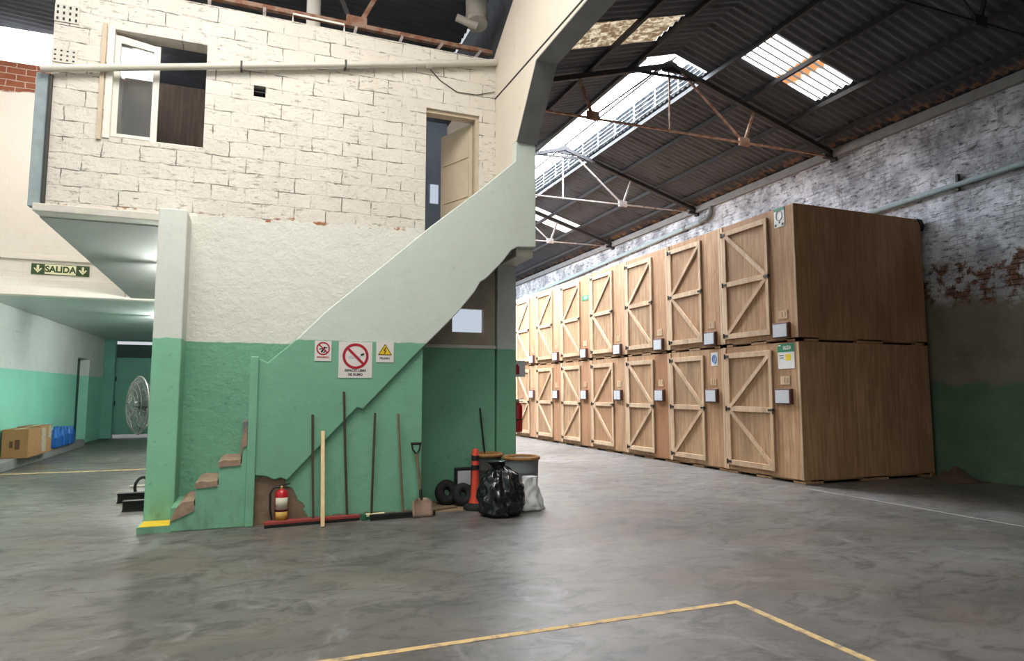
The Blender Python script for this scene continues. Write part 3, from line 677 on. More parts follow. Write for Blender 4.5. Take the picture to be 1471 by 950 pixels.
# hollow ceramic blocks left open in the corner of the wall
def hollow(x0, z0, w, h, nx, nz, label):
    us = [x0]; vs = [z0]; hs = []
    cw, ch = w/nx, h/nz
    for i in range(nx): us += [x0+i*cw+.02, x0+(i+1)*cw-.02]
    for j in range(nz): vs += [z0+j*ch+.018, z0+(j+1)*ch-.018]
    us.append(x0+w); vs.append(z0+h)
    for i in range(nx):
        for j in range(nz): hs.append((us[1+2*i], us[2+2*i], vs[1+2*j], vs[2+2*j]))
    o = thing('hollow_block', (x0, WY-.014, z0), label, 'hollow block', 'hollow blocks in the wall corner')
    MB((x0, WY-.014, z0)).grid_wall(us, vs, hs, 1, WY-.014, WY-.002).build('block_face', M['lip'], o, weld=True)
    MB((x0, WY-.014, z0)).box(x0+.02, x0+w-.02, WY-.012, WY-.003, z0+.02, z0+h-.02).build('hole_shade', M['ink'], o)  # black backing paints the shade inside the holes
hollow(-2.36, 5.88, .25, .22, 4, 3, 'open ended hollow block at the upper left corner of the wall')
hollow(-2.36, 5.38, .25, .17, 4, 3, 'open ended hollow block just above the left end of the drain pipe')
struct(MB().box(-.143, -.002, WY+.14, WY+.16, 5.335, 5.475).box(-.143, -.002, WY+.02, WY+.14, 5.40, 5.41).build('trim_11', M['ink']))

# ------------------------------------------------------------------ signs on the stair wall
def sign(name, x0, x1, z0, z1, label, y=sy0):
    o = thing(name, ((x0+x1)/2, y, (z0+z1)/2), label, 'sign'); d = ((x0+x1)/2, y, (z0+z1)/2)
    MB(d).box(x0, x1, y-.006, y-.0005, z0, z1).build('sheet', M['signw'], o)
    return o, d, y-.0075
def ring(d, cx, cz, r, t, y, mat, parent, name='ring'):
    n = 40; vs = []; fs = []
    for k in range(n):
        a = 2*PI*k/n
        for rr in (r, r-t):
            for yy in (y, y+.002): vs.append((cx+rr*math.cos(a), yy, cz+rr*math.sin(a)))
    for k in range(n):
        j = (k+1) % n; a, b = k*4, j*4
        fs += [(a, b, b+2, a+2), (a+1, a+3, b+3, b+1), (a, a+1, b+1, b), (a+2, b+2, b+3, a+3)]
    MB(d).add(vs, fs).build(name, mat, parent)
def slash(d, cx, cz, r, t, y, mat, parent):
    k = r*.707; MB(d).bar((cx-k, y, cz+k), (cx+k, y, cz-k), .003, t).build('slash', mat, parent)
o, d, y = sign('no_smoking_sign', .918, 1.315, 1.665, 2.098, 'large white no smoking sign with red ring and black text')
cx, cz = 1.117, 1.925
ring(d, cx, cz, .155, .032, y, M['signred'], o); slash(d, cx, cz, .135, .03, y, M['signred'], o)
MB(d).bar((cx-.085, y+.001, cz-.012), (cx+.06, y+.001, cz-.012), .002, .026).build('cigarette', M['greycover'], o)
MB(d).bar((cx+.06, y+.001, cz+.012), (cx+.10, y+.001, cz+.03), .002, .022).build('smoke_mark', M['ink'], o)
text_mesh('ESPACIO LIBRE', .038, (cx, y, 1.752), ROT_Y, M['ink'], 'lettering', o, .0006, d, .0012)
text_mesh('DE HUMO', .038, (cx, y, 1.705), ROT_Y, M['ink'], 'lettering', o, .0006, d, .0012)
o, d, y = sign('prohibition_sign', .642, .832, 1.86, 2.10, 'small white prohibition sign left of the large no smoking sign')
cx, cz = .737, 2.008
ring(d, cx, cz, .078, .016, y, M['signred'], o)
MB(d).bar((cx-.02, y+.001, cz-.045), (cx+.02, y+.001, cz+.02), .002, .02).bar((cx-.045, y+.001, cz-.01), (cx+.045, y+.001, cz+.015), .002, .012).bar((cx+.005, y+.001, cz-.05), (cx+.035, y+.001, cz-.02), .002, .012).build('figure', M['ink'], o)
slash(d, cx, cz, .068, .014, y-.001, M['signred'], o)
text_mesh('PROHIBIDO', .026, (cx, y, 1.905), ROT_Y, M['signred'], 'lettering', o, .0006, d, .0008)
o, d, y = sign('warning_sign', 1.362, 1.575, 1.858, 2.105, 'small white warning sign with a yellow triangle, right of the no smoking sign')
cx = 1.468
MB(d).prism([(cx-.088, 1.945), (cx+.088, 1.945), (cx, 2.085)], 1, y, y+.002).build('triangle', M['signyel'], o)
mb = MB(d); T = [(cx-.078, 1.951), (cx+.078, 1.951), (cx, 2.076)]
for i in range(3): a, b = T[i], T[(i+1) % 3]; mb.bar((a[0], y-.001, a[1]), (b[0], y-.001, b[1]), .002, .007)
mb.bar((cx+.012, y-.001, 2.04), (cx-.014, y-.001, 2.0), .002, .010).bar((cx-.014, y-.001, 2.003), (cx+.014, y-.001, 1.996), .002, .009).bar((cx+.014, y-.001, 2.0), (cx-.008, y-.001, 1.962), .002, .010)
mb.build('pictogram', M['ink'], o)
text_mesh('PELIGRO', .032, (cx, y, 1.905), ROT_Y, M['ink'], 'lettering', o, .0006, d, .0008)

# exit sign on the far fascia
sx0, sx1, sz0, sz1 = -3.77, -2.885, 3.585, 3.775
o = thing('exit_sign', (-3.33, 13.77, 3.68), 'long green and cream exit sign with down arrows above the passage', 'sign'); d = (-3.33, 13.77, 3.68)
MB(d).box(sx0, sx1, 13.785, 13.80, sz0, sz1).build('board', M['signdark'], o)
MB(d).box(sx0+.205, sx1-.205, 13.781, 13.785, sz0+.008, sz1-.008).build('word_panel', M['signcream'], o)
text_mesh('SALIDA', .155, ((sx0+sx1)/2, 13.780, 3.68), ROT_Y, M['signdark'], 'lettering', o, .0006, d, .006, .92)
for ax in (sx0+.10, sx1-.10):
    mb = MB(d); mb.box(ax-.018, ax+.018, 13.781, 13.785, 3.66, 3.75).prism([(ax-.065, 3.69), (ax-.045, 3.70), (ax, 3.645), (ax+.045, 3.70), (ax+.065, 3.69), (ax, 3.61)], 1, 13.781, 13.785)
    mb.build('arrow', M['signcream'], o)

# ------------------------------------------------------------------ storage crates
FX, CD, CH = 8.325, 3.02, 2.335
ed = [8.28, 10.165, 11.935, 13.705, 15.475, 17.28, 19.08, 20.86, 22.64]
up = ['>', '<', '<', '<', '<', '<', '<', '<']; lo = ['<', '>', '>', '<', '>', '<', '>', '<']
ordn = ['nearest', 'second', 'third', 'fourth', 'fifth', 'sixth', 'seventh', 'farthest']
def crate(i, tier):
    y0, y1 = ed[i]+.006, ed[i+1]-.006; W = y1-y0; z0 = tier*CH; fl = (up if tier else lo)[i]
    d = (FX, y0, z0); bt = .06; ins = 0 if tier else .02
    desc = {(0, 1): 'nearest plywood storage crate of the upper tier, a white sheet at its top corner',
            (0, 0): 'nearest plywood storage crate on the floor, below a green headed notice'}.get((i, tier),
            f"{ordn[i]} plywood storage crate from the viewer in the {'upper' if tier else 'lower'} tier")
    o = thing('storage_crate', (FX, y0, z0), desc, 'storage crate', 'plywood storage crates stacked in two tiers')
    X = lambda a: FX+a
    MB(d).box(X(0), X(CD), y0, y1, z0+bt, z0+CH-.005).build('body', M['ply'], o, bevel=.008)
    mb = MB(d)
    
    for a0, a1 in ((0, .14), (.40, .60), (.86, 1.0)):      # front and back skids
        for xx in (ins, CD-.1): mb.box(X(xx), X(xx+.1), y0+a0*W, y0+a1*W, z0+.001, z0+bt)
    for a0, a1 in ((ins/3, .14), (.43, .63), (.90, 1.0)):
        for yy in (y0+ins, y1-.09): mb.box(X(a0*CD), X(a1*CD), yy, yy+.09, z0+.001, z0+bt)
    mb.box(X(.1), X(CD-.1), y0+.1, y1-.1, z0+.03, z0+bt)
    mb.box(X(ins), X(CD), y0+ins, y1, z0+bt-.02, z0+bt)
    mb.build('pallet_base', M['ply'], o)
    MB(d).box(X(-.018), X(0), y1-.075, y1, z0+bt, z0+CH-.01).build('corner_batten', M['batten'], o, bevel=.004)
    MB(d).box(X(-.014), X(0), y0+.0, y0+.045, z0+bt, z0+CH-.01).build('edge_strip', M['batten'], o, bevel=.004)
    da, db, dz0, dz1 = y0+.32*W, y1-.09, z0+.15, z0+CH-.12
    MB(d).box(X(-.010), X(0), y0+.05, da-.025, z0+bt+.01, z0+CH-.02).build('front_panel', M['ply2'], o)
    dr = MB(d).box(X(-.02), X(-.001), da, db, dz0, dz1).build('door', M['ply'], o)
    mb = MB(d); bw = .095; xa, xb = X(-.050), X(-.02)
    mb.box(xa, xb, da, da+bw*.75, dz0, dz1).box(xa, xb, db-bw, db, dz0, dz1).box(xa, xb, da+bw*.75, db-bw, dz0, dz0+bw).box(xa, xb, da+bw*.75, db-bw, dz1-bw, dz1)
    zm = (dz0+dz1)/2; mb.box(xa, xb, da+bw*.75, db-bw, zm-bw/2, zm+bw/2)
    mb.build('door_frame', M['batten'], dr, bevel=.004)
    ya, yb = (da+.07, db-.10)
    n_, f_ = (ya, yb) if fl == '<' else (yb, ya)
    xm = X(-.036)
    MB(d).bar((xm, n_, dz1-bw), (xm, f_, zm+bw*.4), .075, .034, (0, 0, 1)).build('brace', M['batten'], dr, bevel=.003)
    MB(d).bar((xm, n_, dz0+bw), (xm, f_, zm-bw*.4), .075, .034, (0, 0, 1)).build('brace', M['batten'], dr, bevel=.003)
    for zz in (dz0+.06, zm, dz1-.06):
        MB(d).box(X(-.060), X(-.050), db-.10, db-.0, zz-.022, zz+.022).tube([(X(-.056), db+.005, zz-.045), (X(-.056), db+.005, zz+.045)], .014, 8).build('hinge', M['beam'], dr)
    MB(d).box(X(-.064), X(-.050), da-.05, da+.10, zm-.018, zm+.018).tube([(X(-.07), da-.02, zm-.06), (X(-.07), da-.02, zm+.03)], .012, 8).build('latch', M['beam'], dr)
    hz = z0+.07 if tier else z0+1.29
    ha, hb = y0+.085*W, y0+.275*W
    h = MB(d).box(X(-.075), X(0), ha, hb, hz, hz+.26).build('document_holder', M['holder'], o, bevel=.006)
    MB(d).box(X(-.081), X(-.075), ha+.03, hb-.02, hz+.02, hz+.235).build('cover', M['greycover'], h)
    MB(d).box(X(-.020), X(-.01), ha+.06, hb-.09, hz+.33, hz+.47).build('number_plate', M['batten'], o)
    MB(d).bar((X(-.022), ha+.10, hz+.36), (X(-.022), ha+.10, hz+.45), .012, .004, (0, 1, 0)).bar((X(-.022), ha+.17, hz+.36), (X(-.022), ha+.17, hz+.45), .012, .004, (0, 1, 0)).build('number_marks', M['woodrim'], o)
    if (i, tier) == (0, 1):
        MB(d).prism([(X(2.93), z0+CH), (X(3.04), z0+CH-.01), (X(3.10), z0+CH-.10), (X(3.06), z0+CH-.22), (X(3.01), z0+CH-.12)], 1, y0-.02, y0+.10).build('corner_flap', M['rubber'], o)
    return o
for i in range(8):
    for tier in (0, 1): crate(i, tier)

def crate_notice(y0, y1, z0, z1, name, label, head, headh, body_fn=None, word=None):
    d = (FX, (y0+y1)/2, (z0+z1)/2); o = thing(name, d, label, 'notice')
    MB(d).box(FX-.016, FX-.0105, y0, y1, z0, z1).build('sheet', M['signw'], o)
    if head: MB(d).box(FX-.019, FX-.016, y0, y1, z1-headh, z1).build('header', M[head], o)
    if word: text_mesh(word, headh*.62, (FX-.0195, (y0+y1)/2-.03, z1-headh/2), ROT_X, M['signw'], 'lettering', o, .0008, d, .003, .62)
    if body_fn: body_fn(o, d)
    return o
def ev(o, d):
    MB(d).box(FX-.018, FX-.016, 8.46, 8.58, 2.02, 2.13).build('plan_print', M['signyel'], o)
    mb = MB(d)
    for z in (2.165, 2.10, 2.06): mb.box(FX-.018, FX-.016, 8.62, 8.72, z, z+.014)
    mb.build('print_lines', M['ink'], o)
    mb = MB(d); mb.bar((FX-.021, 8.735, 2.28), (FX-.021, 8.68, 2.28), .02, .002, (0, 0, 1)).build('arrow', M['signw'], o)
crate_notice(8.385, 8.755, 1.885, 2.305, 'exit_notice', 'white notice with green header on the nearest lower crate', 'signgrn', .14, ev, 'SALIDA')
def qr(o, d):
    for y, z, s in ((8.53, 4.36, .045), (8.69, 4.36, .045), (8.60, 4.40, .03)): MB(d).box(FX-.018, FX-.016, y-s/2, y+s/2, z-s/2, z+s/2).build('print_mark', M['ink'], o)
    ring_y = MB(d)
    ring_y.tube([(FX-.017, 8.61+.07*math.cos(a*PI/12), 4.52+.085*math.sin(a*PI/12)) for a in range(24)], .006, 6, True).build('printed_ring', M['drum'], o)
crate_notice(8.49, 8.725, 4.32, 4.655, 'paper_sheet', 'white paper sheet at the top corner of the nearest upper crate', 'signgrn', .05, qr)
def bl(o, d):
    MB(d).tube([(FX-.018, 10.42+.055*math.cos(a*PI/10), 2.13+.075*math.sin(a*PI/10)) for a in range(20)], .012, 6, True).box(FX-.019, FX-.016, 10.405, 10.435, 2.09, 2.18).build('pictogram', M['signblue'], o)
crate_notice(10.32, 10.52, 2.0, 2.26, 'blue_notice', 'small white notice with blue symbol on the second lower crate', None, 0, bl)
o = crate_notice(15.55, 15.95, 3.98, 4.12, 'small_exit_sign', 'small green sign high on an upper crate halfway back', 'signgrn', .14, None, 'SALIDA')

# ------------------------------------------------------------------ things by the stair wall
def push_broom(x0, x1, yl, yr, hx, htop, hz, mat, headmat, brist, label, hm='handle', htw=.045):
    d = (hx, (yl+yr)/2, 0); o = thing('push_broom', d, label, 'broom', 'push brooms against the green wall')
    z1 = .03
    MB(d).bar((x0, yl, z1+.018), (x1, yr, z1+.018), htw, .036, (0, 1, 0)).build('head', M[headmat], o, bevel=.006)
    MB(d).bar((x0+.01, yl, z1*.5+.001), (x1-.01, yr, z1*.5+.001), htw*1.15, z1, (0, 1, 0)).build('bristles', M[brist], o)
    t = (hx-x0)/(x1-x0); yb = yl+(yr-yl)*t
    MB(d).tube([(hx+.0, yb, z1+.03), ((hx+htop)/2, (yb+8.035)/2, (z1+hz)/2), (htop, 8.005, hz)], .014, 10).build('handle', M[hm], o)
push_broom(.14, 1.20, 7.86, 7.96, .668, .637, 1.235, 0, 'redmetal', 'bristle', 'broom with dark handle and wide red head, leaning beside the pine lath', 'handle', .05)
push_broom(.17, 1.16, 7.935, 7.995, 1.055, .987, 1.50, 0, 'redmetal', 'bristle', 'broom with the tallest handle, behind the red broom head', 'handle', .04)
push_broom(1.235, 1.49, 7.965, 7.985, 1.335, 1.361, 1.245, 0, 'signcream', 'grnplastic', 'broom with dark handle and short cream head near the middle', 'handle', .05)
push_broom(1.30, 2.07, 7.88, 7.93, 1.70, 1.64, 1.23, 0, 'black', 'bristle', 'broom with pale worn handle and long black head, next to the shovel', 'handle2', .045)
o = tag(MB((1.22, 7.93, 0)).box(1.205, 1.265, 7.90, 7.955, 0, .075).build('broom_bracket', M['grnplastic'], bevel=.01), 'small dark green plastic clamp at the end of the red broom head', 'clamp')
o = thing('pine_lath', (.755, 7.70, 0), 'pale new pine lath leaning against the green wall', 'plank')
MB((.755, 7.70, 0)).bar((.752, 7.685, .005), (.757, 8.0, 1.04), .042, .03, (1, 0, 0)).build('board', M['lath'], o, bevel=.003)

# shovel
o = thing('shovel', (1.9, 7.88, 0), 'worn shovel with D handle standing at the corner of the recess', 'shovel'); d = (1.9, 7.88, 0)
mb = MB(d); n = 8; vs = []; fs = []
for i in range(7):
    t = i/6; z = .005+.215*t; w = .125-.015*t**3-(.05 if i == 6 else 0)
    for k in range(n+1):
        s = k/n*2-1; vs.append((1.925+s*w, 7.835+.06*t-.03*(1-s*s)*(.4+.6*t)*-1, z))
for i in range(6):
    for k in range(n): a = i*(n+1)+k; fs.append((a, a+1, a+n+2, a+n+1))
mb.add(vs, fs, True).build('blade', M['blade'], o, solid=.004)
MB(d).tube([(1.922, 7.925, .20), (1.915, 7.945, .32)], [.022, .018], 10).build('socket', M['beam'], o)
MB(d).tube([(1.917, 7.94, .28), (1.893, 7.975, .55), (1.872, 7.985, .74)], .017, 10).build('shaft', M['handle2'], o)
MB(d).tube([(1.872, 7.985, .73), (1.822, 7.99, .80), (1.815, 7.992, .86)], .011, 8).tube([(1.872, 7.985, .73), (1.912, 7.99, .80), (1.915, 7.992, .86)], .011, 8).build('yoke', M['beam'], o)
MB(d).tube([(1.80, 7.992, .865), (1.932, 7.992, .865)], .017, 10).build('grip', M['black'], o)

def extinguisher(x, y, z, r, h, label, hose=True, bracket=False):
    d = (x, y, z); o = thing('fire_extinguisher', d, label, 'fire extinguisher')
    MB(d).lathe([(r*.9, z), (r, z+.015), (r, z+h*.74), (r*.86, z+h*.81), (r*.5, z+h*.86), (r*.3, z+h*.88)], (x, y, 0), 24).build('cylinder', M['red'], o)
    MB(d).lathe([(r*.32, z+h*.87), (r*.32, z+h*.95), (r*.18, z+h*.96)], (x, y, 0), 14).build('valve', M['gauge'], o)
    MB(d).bar((x-.02, y, z+h*.955), (x+.085, y-.02, z+h*1.0), .022, .012).build('lever', M['black'], o)
    MB(d).bar((x-.01, y, z+h*.92), (x+.08, y-.02, z+h*.90), .022, .012).build('carry_handle', M['black'], o)
    if hose:
        MB(d).tube([(x-.02, y, z+h*.93), (x-.09, y-.01, z+h*.92), (x-.125, y-.02, z+h*.78), (x-.12, y-.03, z+h*.4), (x-.10, y-.03, z+h*.16)], .012, 8).build('hose', M['black'], o)
    # labels wrapped on the body
    for z0, z1, mat in ((.40, .68, 'label'), (.14, .34, 'labely')) if hose else ():
        mb = MB(d); vs = []; n = 12
        for k in range(n+1):
            a = -PI/2+(k/n-.5)*2.2
            for zz in (z0, z1): vs.append((x+(r+.0015)*math.cos(a), y+(r+.0015)*math.sin(a), z+h*zz))
        mb.add(vs, [(2*k, 2*k+2, 2*k+3, 2*k+1) for k in range(n)], True).build('label_sticker', M[mat], o, solid=.001)
    MB(d).lathe([(r*1.015, z+h*.35), (r*1.015, z+h*.385)], (x, y, 0), 24).build('strap', M['black'], o)
    if bracket: MB(d).box(3.508, x-r+.02, y-.03, y+.03, z+h*.3, z+h*.7).build('wall_hook', M['beam'], o)
extinguisher(.325, 7.975, .0, .072, .46, 'red fire extinguisher on the floor by the damaged green wall')
extinguisher(3.69, 9.2, .90, .075, .50, 'dark red fire extinguisher hung beyond the green column', False, True)
o = thing('extinguisher_sign', (3.62, 9.1, 1.9), 'small grey sign with red extinguisher projecting from the green column', 'sign'); d = (3.62, 9.1, 1.9)
MB(d).box(3.512, 3.77, 9.09, 9.10, 1.72, 1.96).build('plate', M['greycover'], o)
MB(d).lathe([(.02, 1.755), (.035, 1.765), (.035, 1.87), (.015, 1.89), (.012, 1.91)], (3.64, 9.085, 0), 14, sy=.3).build('pictogram', M['signred'], o)

# ------------------------------------------------------------------ recess under the stair
def drum(x, y, r, h, mat, label, rim='woodrim'):
    d = (x, y, 0); o = thing('metal_drum', d, label, 'drum')
    MB(d).lathe([(r*.9, 0), (r*.92, .01), (r*.94, h*.33), (r*.965, h*.35), (r*.945, h*.37), (r*.97, h*.66), (r, h*.68), (r*.975, h*.70), (r, h-.03)], (x, y, 0), 28).build('barrel', M[mat], o)
    MB(d).tube([(x+r*math.cos(a*PI/16), y+r*math.sin(a*PI/16), h-.02) for a in range(32)], .026, 8, True).build('rim', M[rim], o)
    MB(d).lathe([(r*.97, h-.075), (r*.97, h-.035)], (x, y, 0), 28).build('lid', M['drumdark'], o)
drum(3.40, 8.34, .235, .63, 'drum', 'grey drum with rusty brown top in front of the green column')
drum(3.0, 8.60, .20, .66, 'drumdark', 'dark drum behind the black rubbish bag')
o = thing('rubbish_bag', (2.84, 7.62, 0), 'full black plastic rubbish bag tied at the top', 'rubbish bag'); d = (2.84, 7.62, 0)
prof = [(.05, 0), (.20, .005), (.265, .05), (.285, .14), (.285, .26), (.265, .38), (.225, .47), (.16, .54), (.09, .585), (.05, .61)]
P2 = []
for i in range(len(prof)-1):
    for k in range(3): t = k/3; P2.append((prof[i][0]*(1-t)+prof[i+1][0]*t, prof[i][1]*(1-t)+prof[i+1][1]*t))
P2.append(prof[-1])
mb = MB(d); mb.lathe(P2, (2.84, 7.62, 0), 64, .065, 3.1, 1.0, .88, 6); mb.build('bag_body', M['bag'], o, sub=1)
MB(d).lathe([(.09, .575), (.08, .60), (.11, .64), (.14, .665), (.02, .66)], (2.80, 7.62, 0), 26, .09, 7, 1, .8, 6).build('tied_neck', M['bag'], o, sub=1)
o = thing('white_sack', (3.34, 7.86, 0), 'crumpled white sack slumped beside the rubbish bag', 'sack'); d = (3.34, 7.86, 0)
prof = [(.06, 0), (.21, .004), (.22, .03), (.18, .10), (.14, .20), (.115, .30), (.10, .38), (.09, .42), (.02, .41)]
P2 = []
for i in range(len(prof)-1):
    for k in range(3): t = k/3; P2.append((prof[i][0]*(1-t)+prof[i+1][0]*t, prof[i][1]*(1-t)+prof[i+1][1]*t))
P2.append(prof[-1])
MB(d).lathe(P2, (3.33, 7.88, 0), 44, .05, 11, 1, .75, 5).build('sack_body', M['sack'], o, sub=1)
o = thing('traffic_post', (2.68, 8.14, 0), 'orange delineator post with black bands on a black base', 'traffic post'); d = (2.68, 8.14, 0)
MB(d).lathe([(.15, 0), (.155, .012), (.15, .05), (.10, .075), (.07, .09)], (2.68, 8.14, 0), 24).build('base', M['rubber'], o)
MB(d).lathe([(.085, .085), (.06, .16), (.05, .38), (.045, .5), (.042, .74), (.03, .765)], (2.68, 8.14, 0), 20).build('post', M['orange'], o)
MB(d).lathe([(.052, .50), (.052, .56)], (2.68, 8.14, 0), 20).build('band', M['black'], o)
MB(d).lathe([(.050, .62), (.050, .68)], (2.68, 8.14, 0), 20).build('band', M['black'], o)
for k, (x, y, r) in enumerate(((2.42, 8.55, .165), (2.60, 8.40, .15))):
    o = tag(MB((x, y, 0)).tube([(x+r*.60*math.cos(a*PI/14), y+.25*r*math.sin(a*PI/14), r+r*.60*math.sin(a*PI/14)) for a in range(28)], r*.40, 10, True).build('hose_coil', M['rubber']),
            ('larger black rubber coil against the green recess wall', 'smaller black rubber coil in front of the larger coil')[k], 'coil')
o = thing('work_lamp', (2.72, 8.5, 0), 'black framed lamp with pale grey panel behind the orange post', 'lamp'); d = (2.72, 8.5, 0)
MB(d).box(2.54, 2.78, 8.56, 8.64, .22, .48).build('frame', M['black'], o, bevel=.01)
MB(d).box(2.57, 2.75, 8.552, 8.56, .25, .44).build('panel', M['greycover'], o)
MB(d).box(2.56, 2.60, 8.54, 8.66, 0, .22).build('leg', M['black'], o); MB(d).box(2.72, 2.76, 8.54, 8.66, 0, .22).build('leg', M['black'], o)
o = thing('pole', (2.98, 8.70, 0), 'thin black pole leaning in the recess behind the drums', 'pole')
MB((2.98, 8.70, 0)).tube([(3.215-.12, 8.77, .0), (2.96, 8.80, 1.27)], .013, 8).build('shaft', M['black'], o)
tag(MB((2.07, 7.95, 0)).lathe([(.022, .0), (.03, .01), (.03, .05), (.018, .06)], (2.075, 7.95, 0), 14).build('bottle_cap', M['black']), 'small black cap on the floor right of the shovel', 'cap')
tag(MB((2.25, 8.2, 0)).bar((2.12, 8.18, .012), (2.48, 8.30, .012), .04, .022, (0, 1, 0)).build('wood_offcut', M['handle2']), 'short wood offcut lying on the dusty recess floor', 'offcut')
# dust drift on the recess floor and under the wall
mb = MB((0, 0, 0)); vs = []; fs = []; nx, ny = 26, 12
for j in range(ny+1):
    for i in range(nx+1):
        x = 1.96+1.2*i/nx; y = 8.10+.74*j/ny; e = min(i, nx-i)/nx*2; f = min(1, j/ny*1.4)
        vs.append((x, y, .001+.035*f*min(1, e*2)*(.5+.5*mnoise.noise(Vector((x*4, y*4, 0))))))
for j in range(ny):
    for i in range(nx): a = j*(nx+1)+i; fs.append((a, a+1, a+nx+2, a+nx+1))
o = mb.add(vs, fs, True).build('dust', M['dirt']); o['kind'] = 'stuff'; tag(o, 'brown dust drift on the floor of the stair recess', 'dust')
# rubble by the right wall
mb = MB((11.0, 7.75, 0)); vs = []; fs = []; n = 22
for j in range(n+1):
    for i in range(n+1):
        x = 10.75+.68*i/n; y = 7.35+.8*j/n; r = math.hypot((x-11.1)/.34, (y-7.75)/.4)
        vs.append((x, y, .001+max(0, 1-r)*.2*(1+.9*mnoise.noise(Vector((x*7, y*7, 2))))+max(0, 1-r*.8)*.02*mnoise.noise(Vector((x*25, y*25, 2)))))
for j in range(n):
    for i in range(n): a = j*(n+1)+i; fs.append((a, a+1, a+n+2, a+n+1))
o = mb.add(vs, fs, True).build('rubble', M['rubble']); o['kind'] = 'stuff'; tag(o, 'low heap of dark rubble at the foot of the right wall', 'rubble')

# ------------------------------------------------------------------ passage on the left
def carton(x0, x1, y0, y1, z0, h, label, wrap=False):
    d = ((x0+x1)/2, (y0+y1)/2, z0); o = thing('cardboard_box', d, label, 'box')
    MB(d).box(x0, x1, y0, y1, z0, z0+h).build('carton', M['card'], o, bevel=.006)
    xm = (x0+x1)/2
    MB(d).box(xm-.03, xm+.03, y0-.002, y1+.002, z0+h, z0+h+.002).build('tape', M['label'], o)
    if wrap:
        MB(d).prism([(y0+.2*(y1-y0), z0+.05), (y0+.55*(y1-y0), z0+.04), (y0+.45*(y1-y0), z0+h*.9), (y0+.15*(y1-y0), z0+h*.95)], 0, x1+.001, x1+.006).prism([(y0+.7*(y1-y0), z0+h*.55), (y0+.95*(y1-y0), z0+h*.5), (y0+.9*(y1-y0), z0+h*.97), (y0+.72*(y1-y0), z0+h*.98)], 0, x1+.001, x1+.006).build('plastic_wrap', M['film'], o)
    else:
        MB(d).box(xm-.09, xm-.03, y0-.003, y0, z0+.2, z0+.33).box(xm+.0, xm+.08, y0-.003, y0, z0+.17, z0+.36).build('print', M['cardprint'], o)
carton(-4.55, -4.12, 15.6, 16.35, .2, .56, 'plain brown cardboard box on the kerb, nearest of the two')
carton(-4.54, -4.14, 16.4, 17.3, .2, .58, 'brown cardboard box with clear wrapping, behind the nearest box', True)
def blue_pack(x, y, w, h, label):
    d = (x, y, .2); o = thing('water_pack', d, label, 'bottle pack', 'blue packs on the kerb')
    mb = MB(d)
    k = 0
    for yy in (-1, 0, 1):
        for xx in (-.5, .5):
            r = w/6.2; mb.lathe([(r, .2), (r, .2+h*.72), (r*.45, .2+h*.88), (r*.4, .2+h)], (x+xx*w*.36, y+yy*w*.34, 0), 12)
    mb.build('bottles', M['blue'], o)
    MB(d).box(x-w*.36, x+w*.36, y-w*.52, y+w*.52, .2, .2+h*.6).build('wrap', M['blue'], o, bevel=.02)
blue_pack(-4.37, 18.35, .42, .40, 'shrink wrapped pack in blue on the kerb, nearest of three')
blue_pack(-4.37, 18.95, .42, .46, 'shrink wrapped pack in blue on the kerb, middle of three')
blue_pack(-4.37, 19.55, .42, .44, 'shrink wrapped pack in blue on the kerb, farthest of three')

# floor fan
o = thing('floor_fan', (-1.55, 11.2, 0), 'large round industrial fan on a wheeled stand behind the pilaster', 'fan'); d = (-1.55, 11.2, 0)
FC = Vector((-1.58, 11.0, 1.30)); ax = Vector((-.90, -.43, 0)).normalized(); u = Vector((0, 0, 1)); v = ax.cross(u)
RF = .42
def circ(c, r, n=40): return [c+(u*math.cos(2*PI*k/n)+v*math.sin(2*PI*k/n))*r for k in range(n)]
mb = MB(d)
for off, rr in ((.09, .14), (.085, .24), (.07, .33), (0, RF), (-.09, .14), (-.085, .24), (-.07, .33)): mb.tube(circ(FC+ax*off, rr), .0055 if rr < .4 else .012, 6, True)
for k in range(28):
    a = 2*PI*k/28; e = u*math.cos(a)+v*math.sin(a)
    for s in (1, -1): mb.tube([FC+ax*.095*s+e*.05, FC+ax*.085*s+e*.24, FC+ax*.066*s+e*.35, FC+e*RF], .004, 5)
mb.build('cage', M['fangrey'], o)
MB(d).tube([FC+ax*.10, FC-ax*.05], .065, 16).build('hub', M['fanblade'], o)
for k in range(4):
    mb = MB(d); a0 = k*PI/2+.3; vs = []
    for i in range(7):
        r = .06+.31*i/6
        for j in range(5):
            a = a0+(j/4-.5)*(1.05-.25*i/6); e = u*math.cos(a)+v*math.sin(a)
            vs.append(FC+e*r+ax*(.05*(j/4-.5)))
    fs = [(i*5+j, i*5+j+1, i*5+j+6, i*5+j+5) for i in range(6) for j in range(4)]
    mb.add(vs, fs, True).build('blade', M['fanblade'], o, solid=.004)
MB(d).tube([FC-ax*.10, FC-ax*.30], .09, 18).build('motor', M['black'], o)
pb = FC-ax*.2; MB(d).tube([(pb.x, pb.y, .12), (pb.x, pb.y, 1.2)], .022, 12).build('pole', M['pvc'], o)
MB(d).tube([(pb.x-.25, pb.y, .12), (pb.x+.3, pb.y, .12)], .02, 10).tube([(pb.x, pb.y-.3, .12), (pb.x, pb.y+.3, .12)], .02, 10).build('base_frame', M['pvc'], o)
wx = pb.x-.05
MB(d).tube([(wx+.13*math.cos(a*PI/14)*.6, pb.y-.30+.13*math.cos(a*PI/14)*.8, .15+.13*math.sin(a*PI/14)) for a in range(28)], .02, 8, True).build('wheel', M['rubber'], o)
MB(d).tube([(wx+.25+.13*math.cos(a*PI/14)*.6, pb.y+.32+.13*math.cos(a*PI/14)*.8, .15+.13*math.sin(a*PI/14)) for a in range(28)], .02, 8, True).build('wheel', M['rubber'], o)
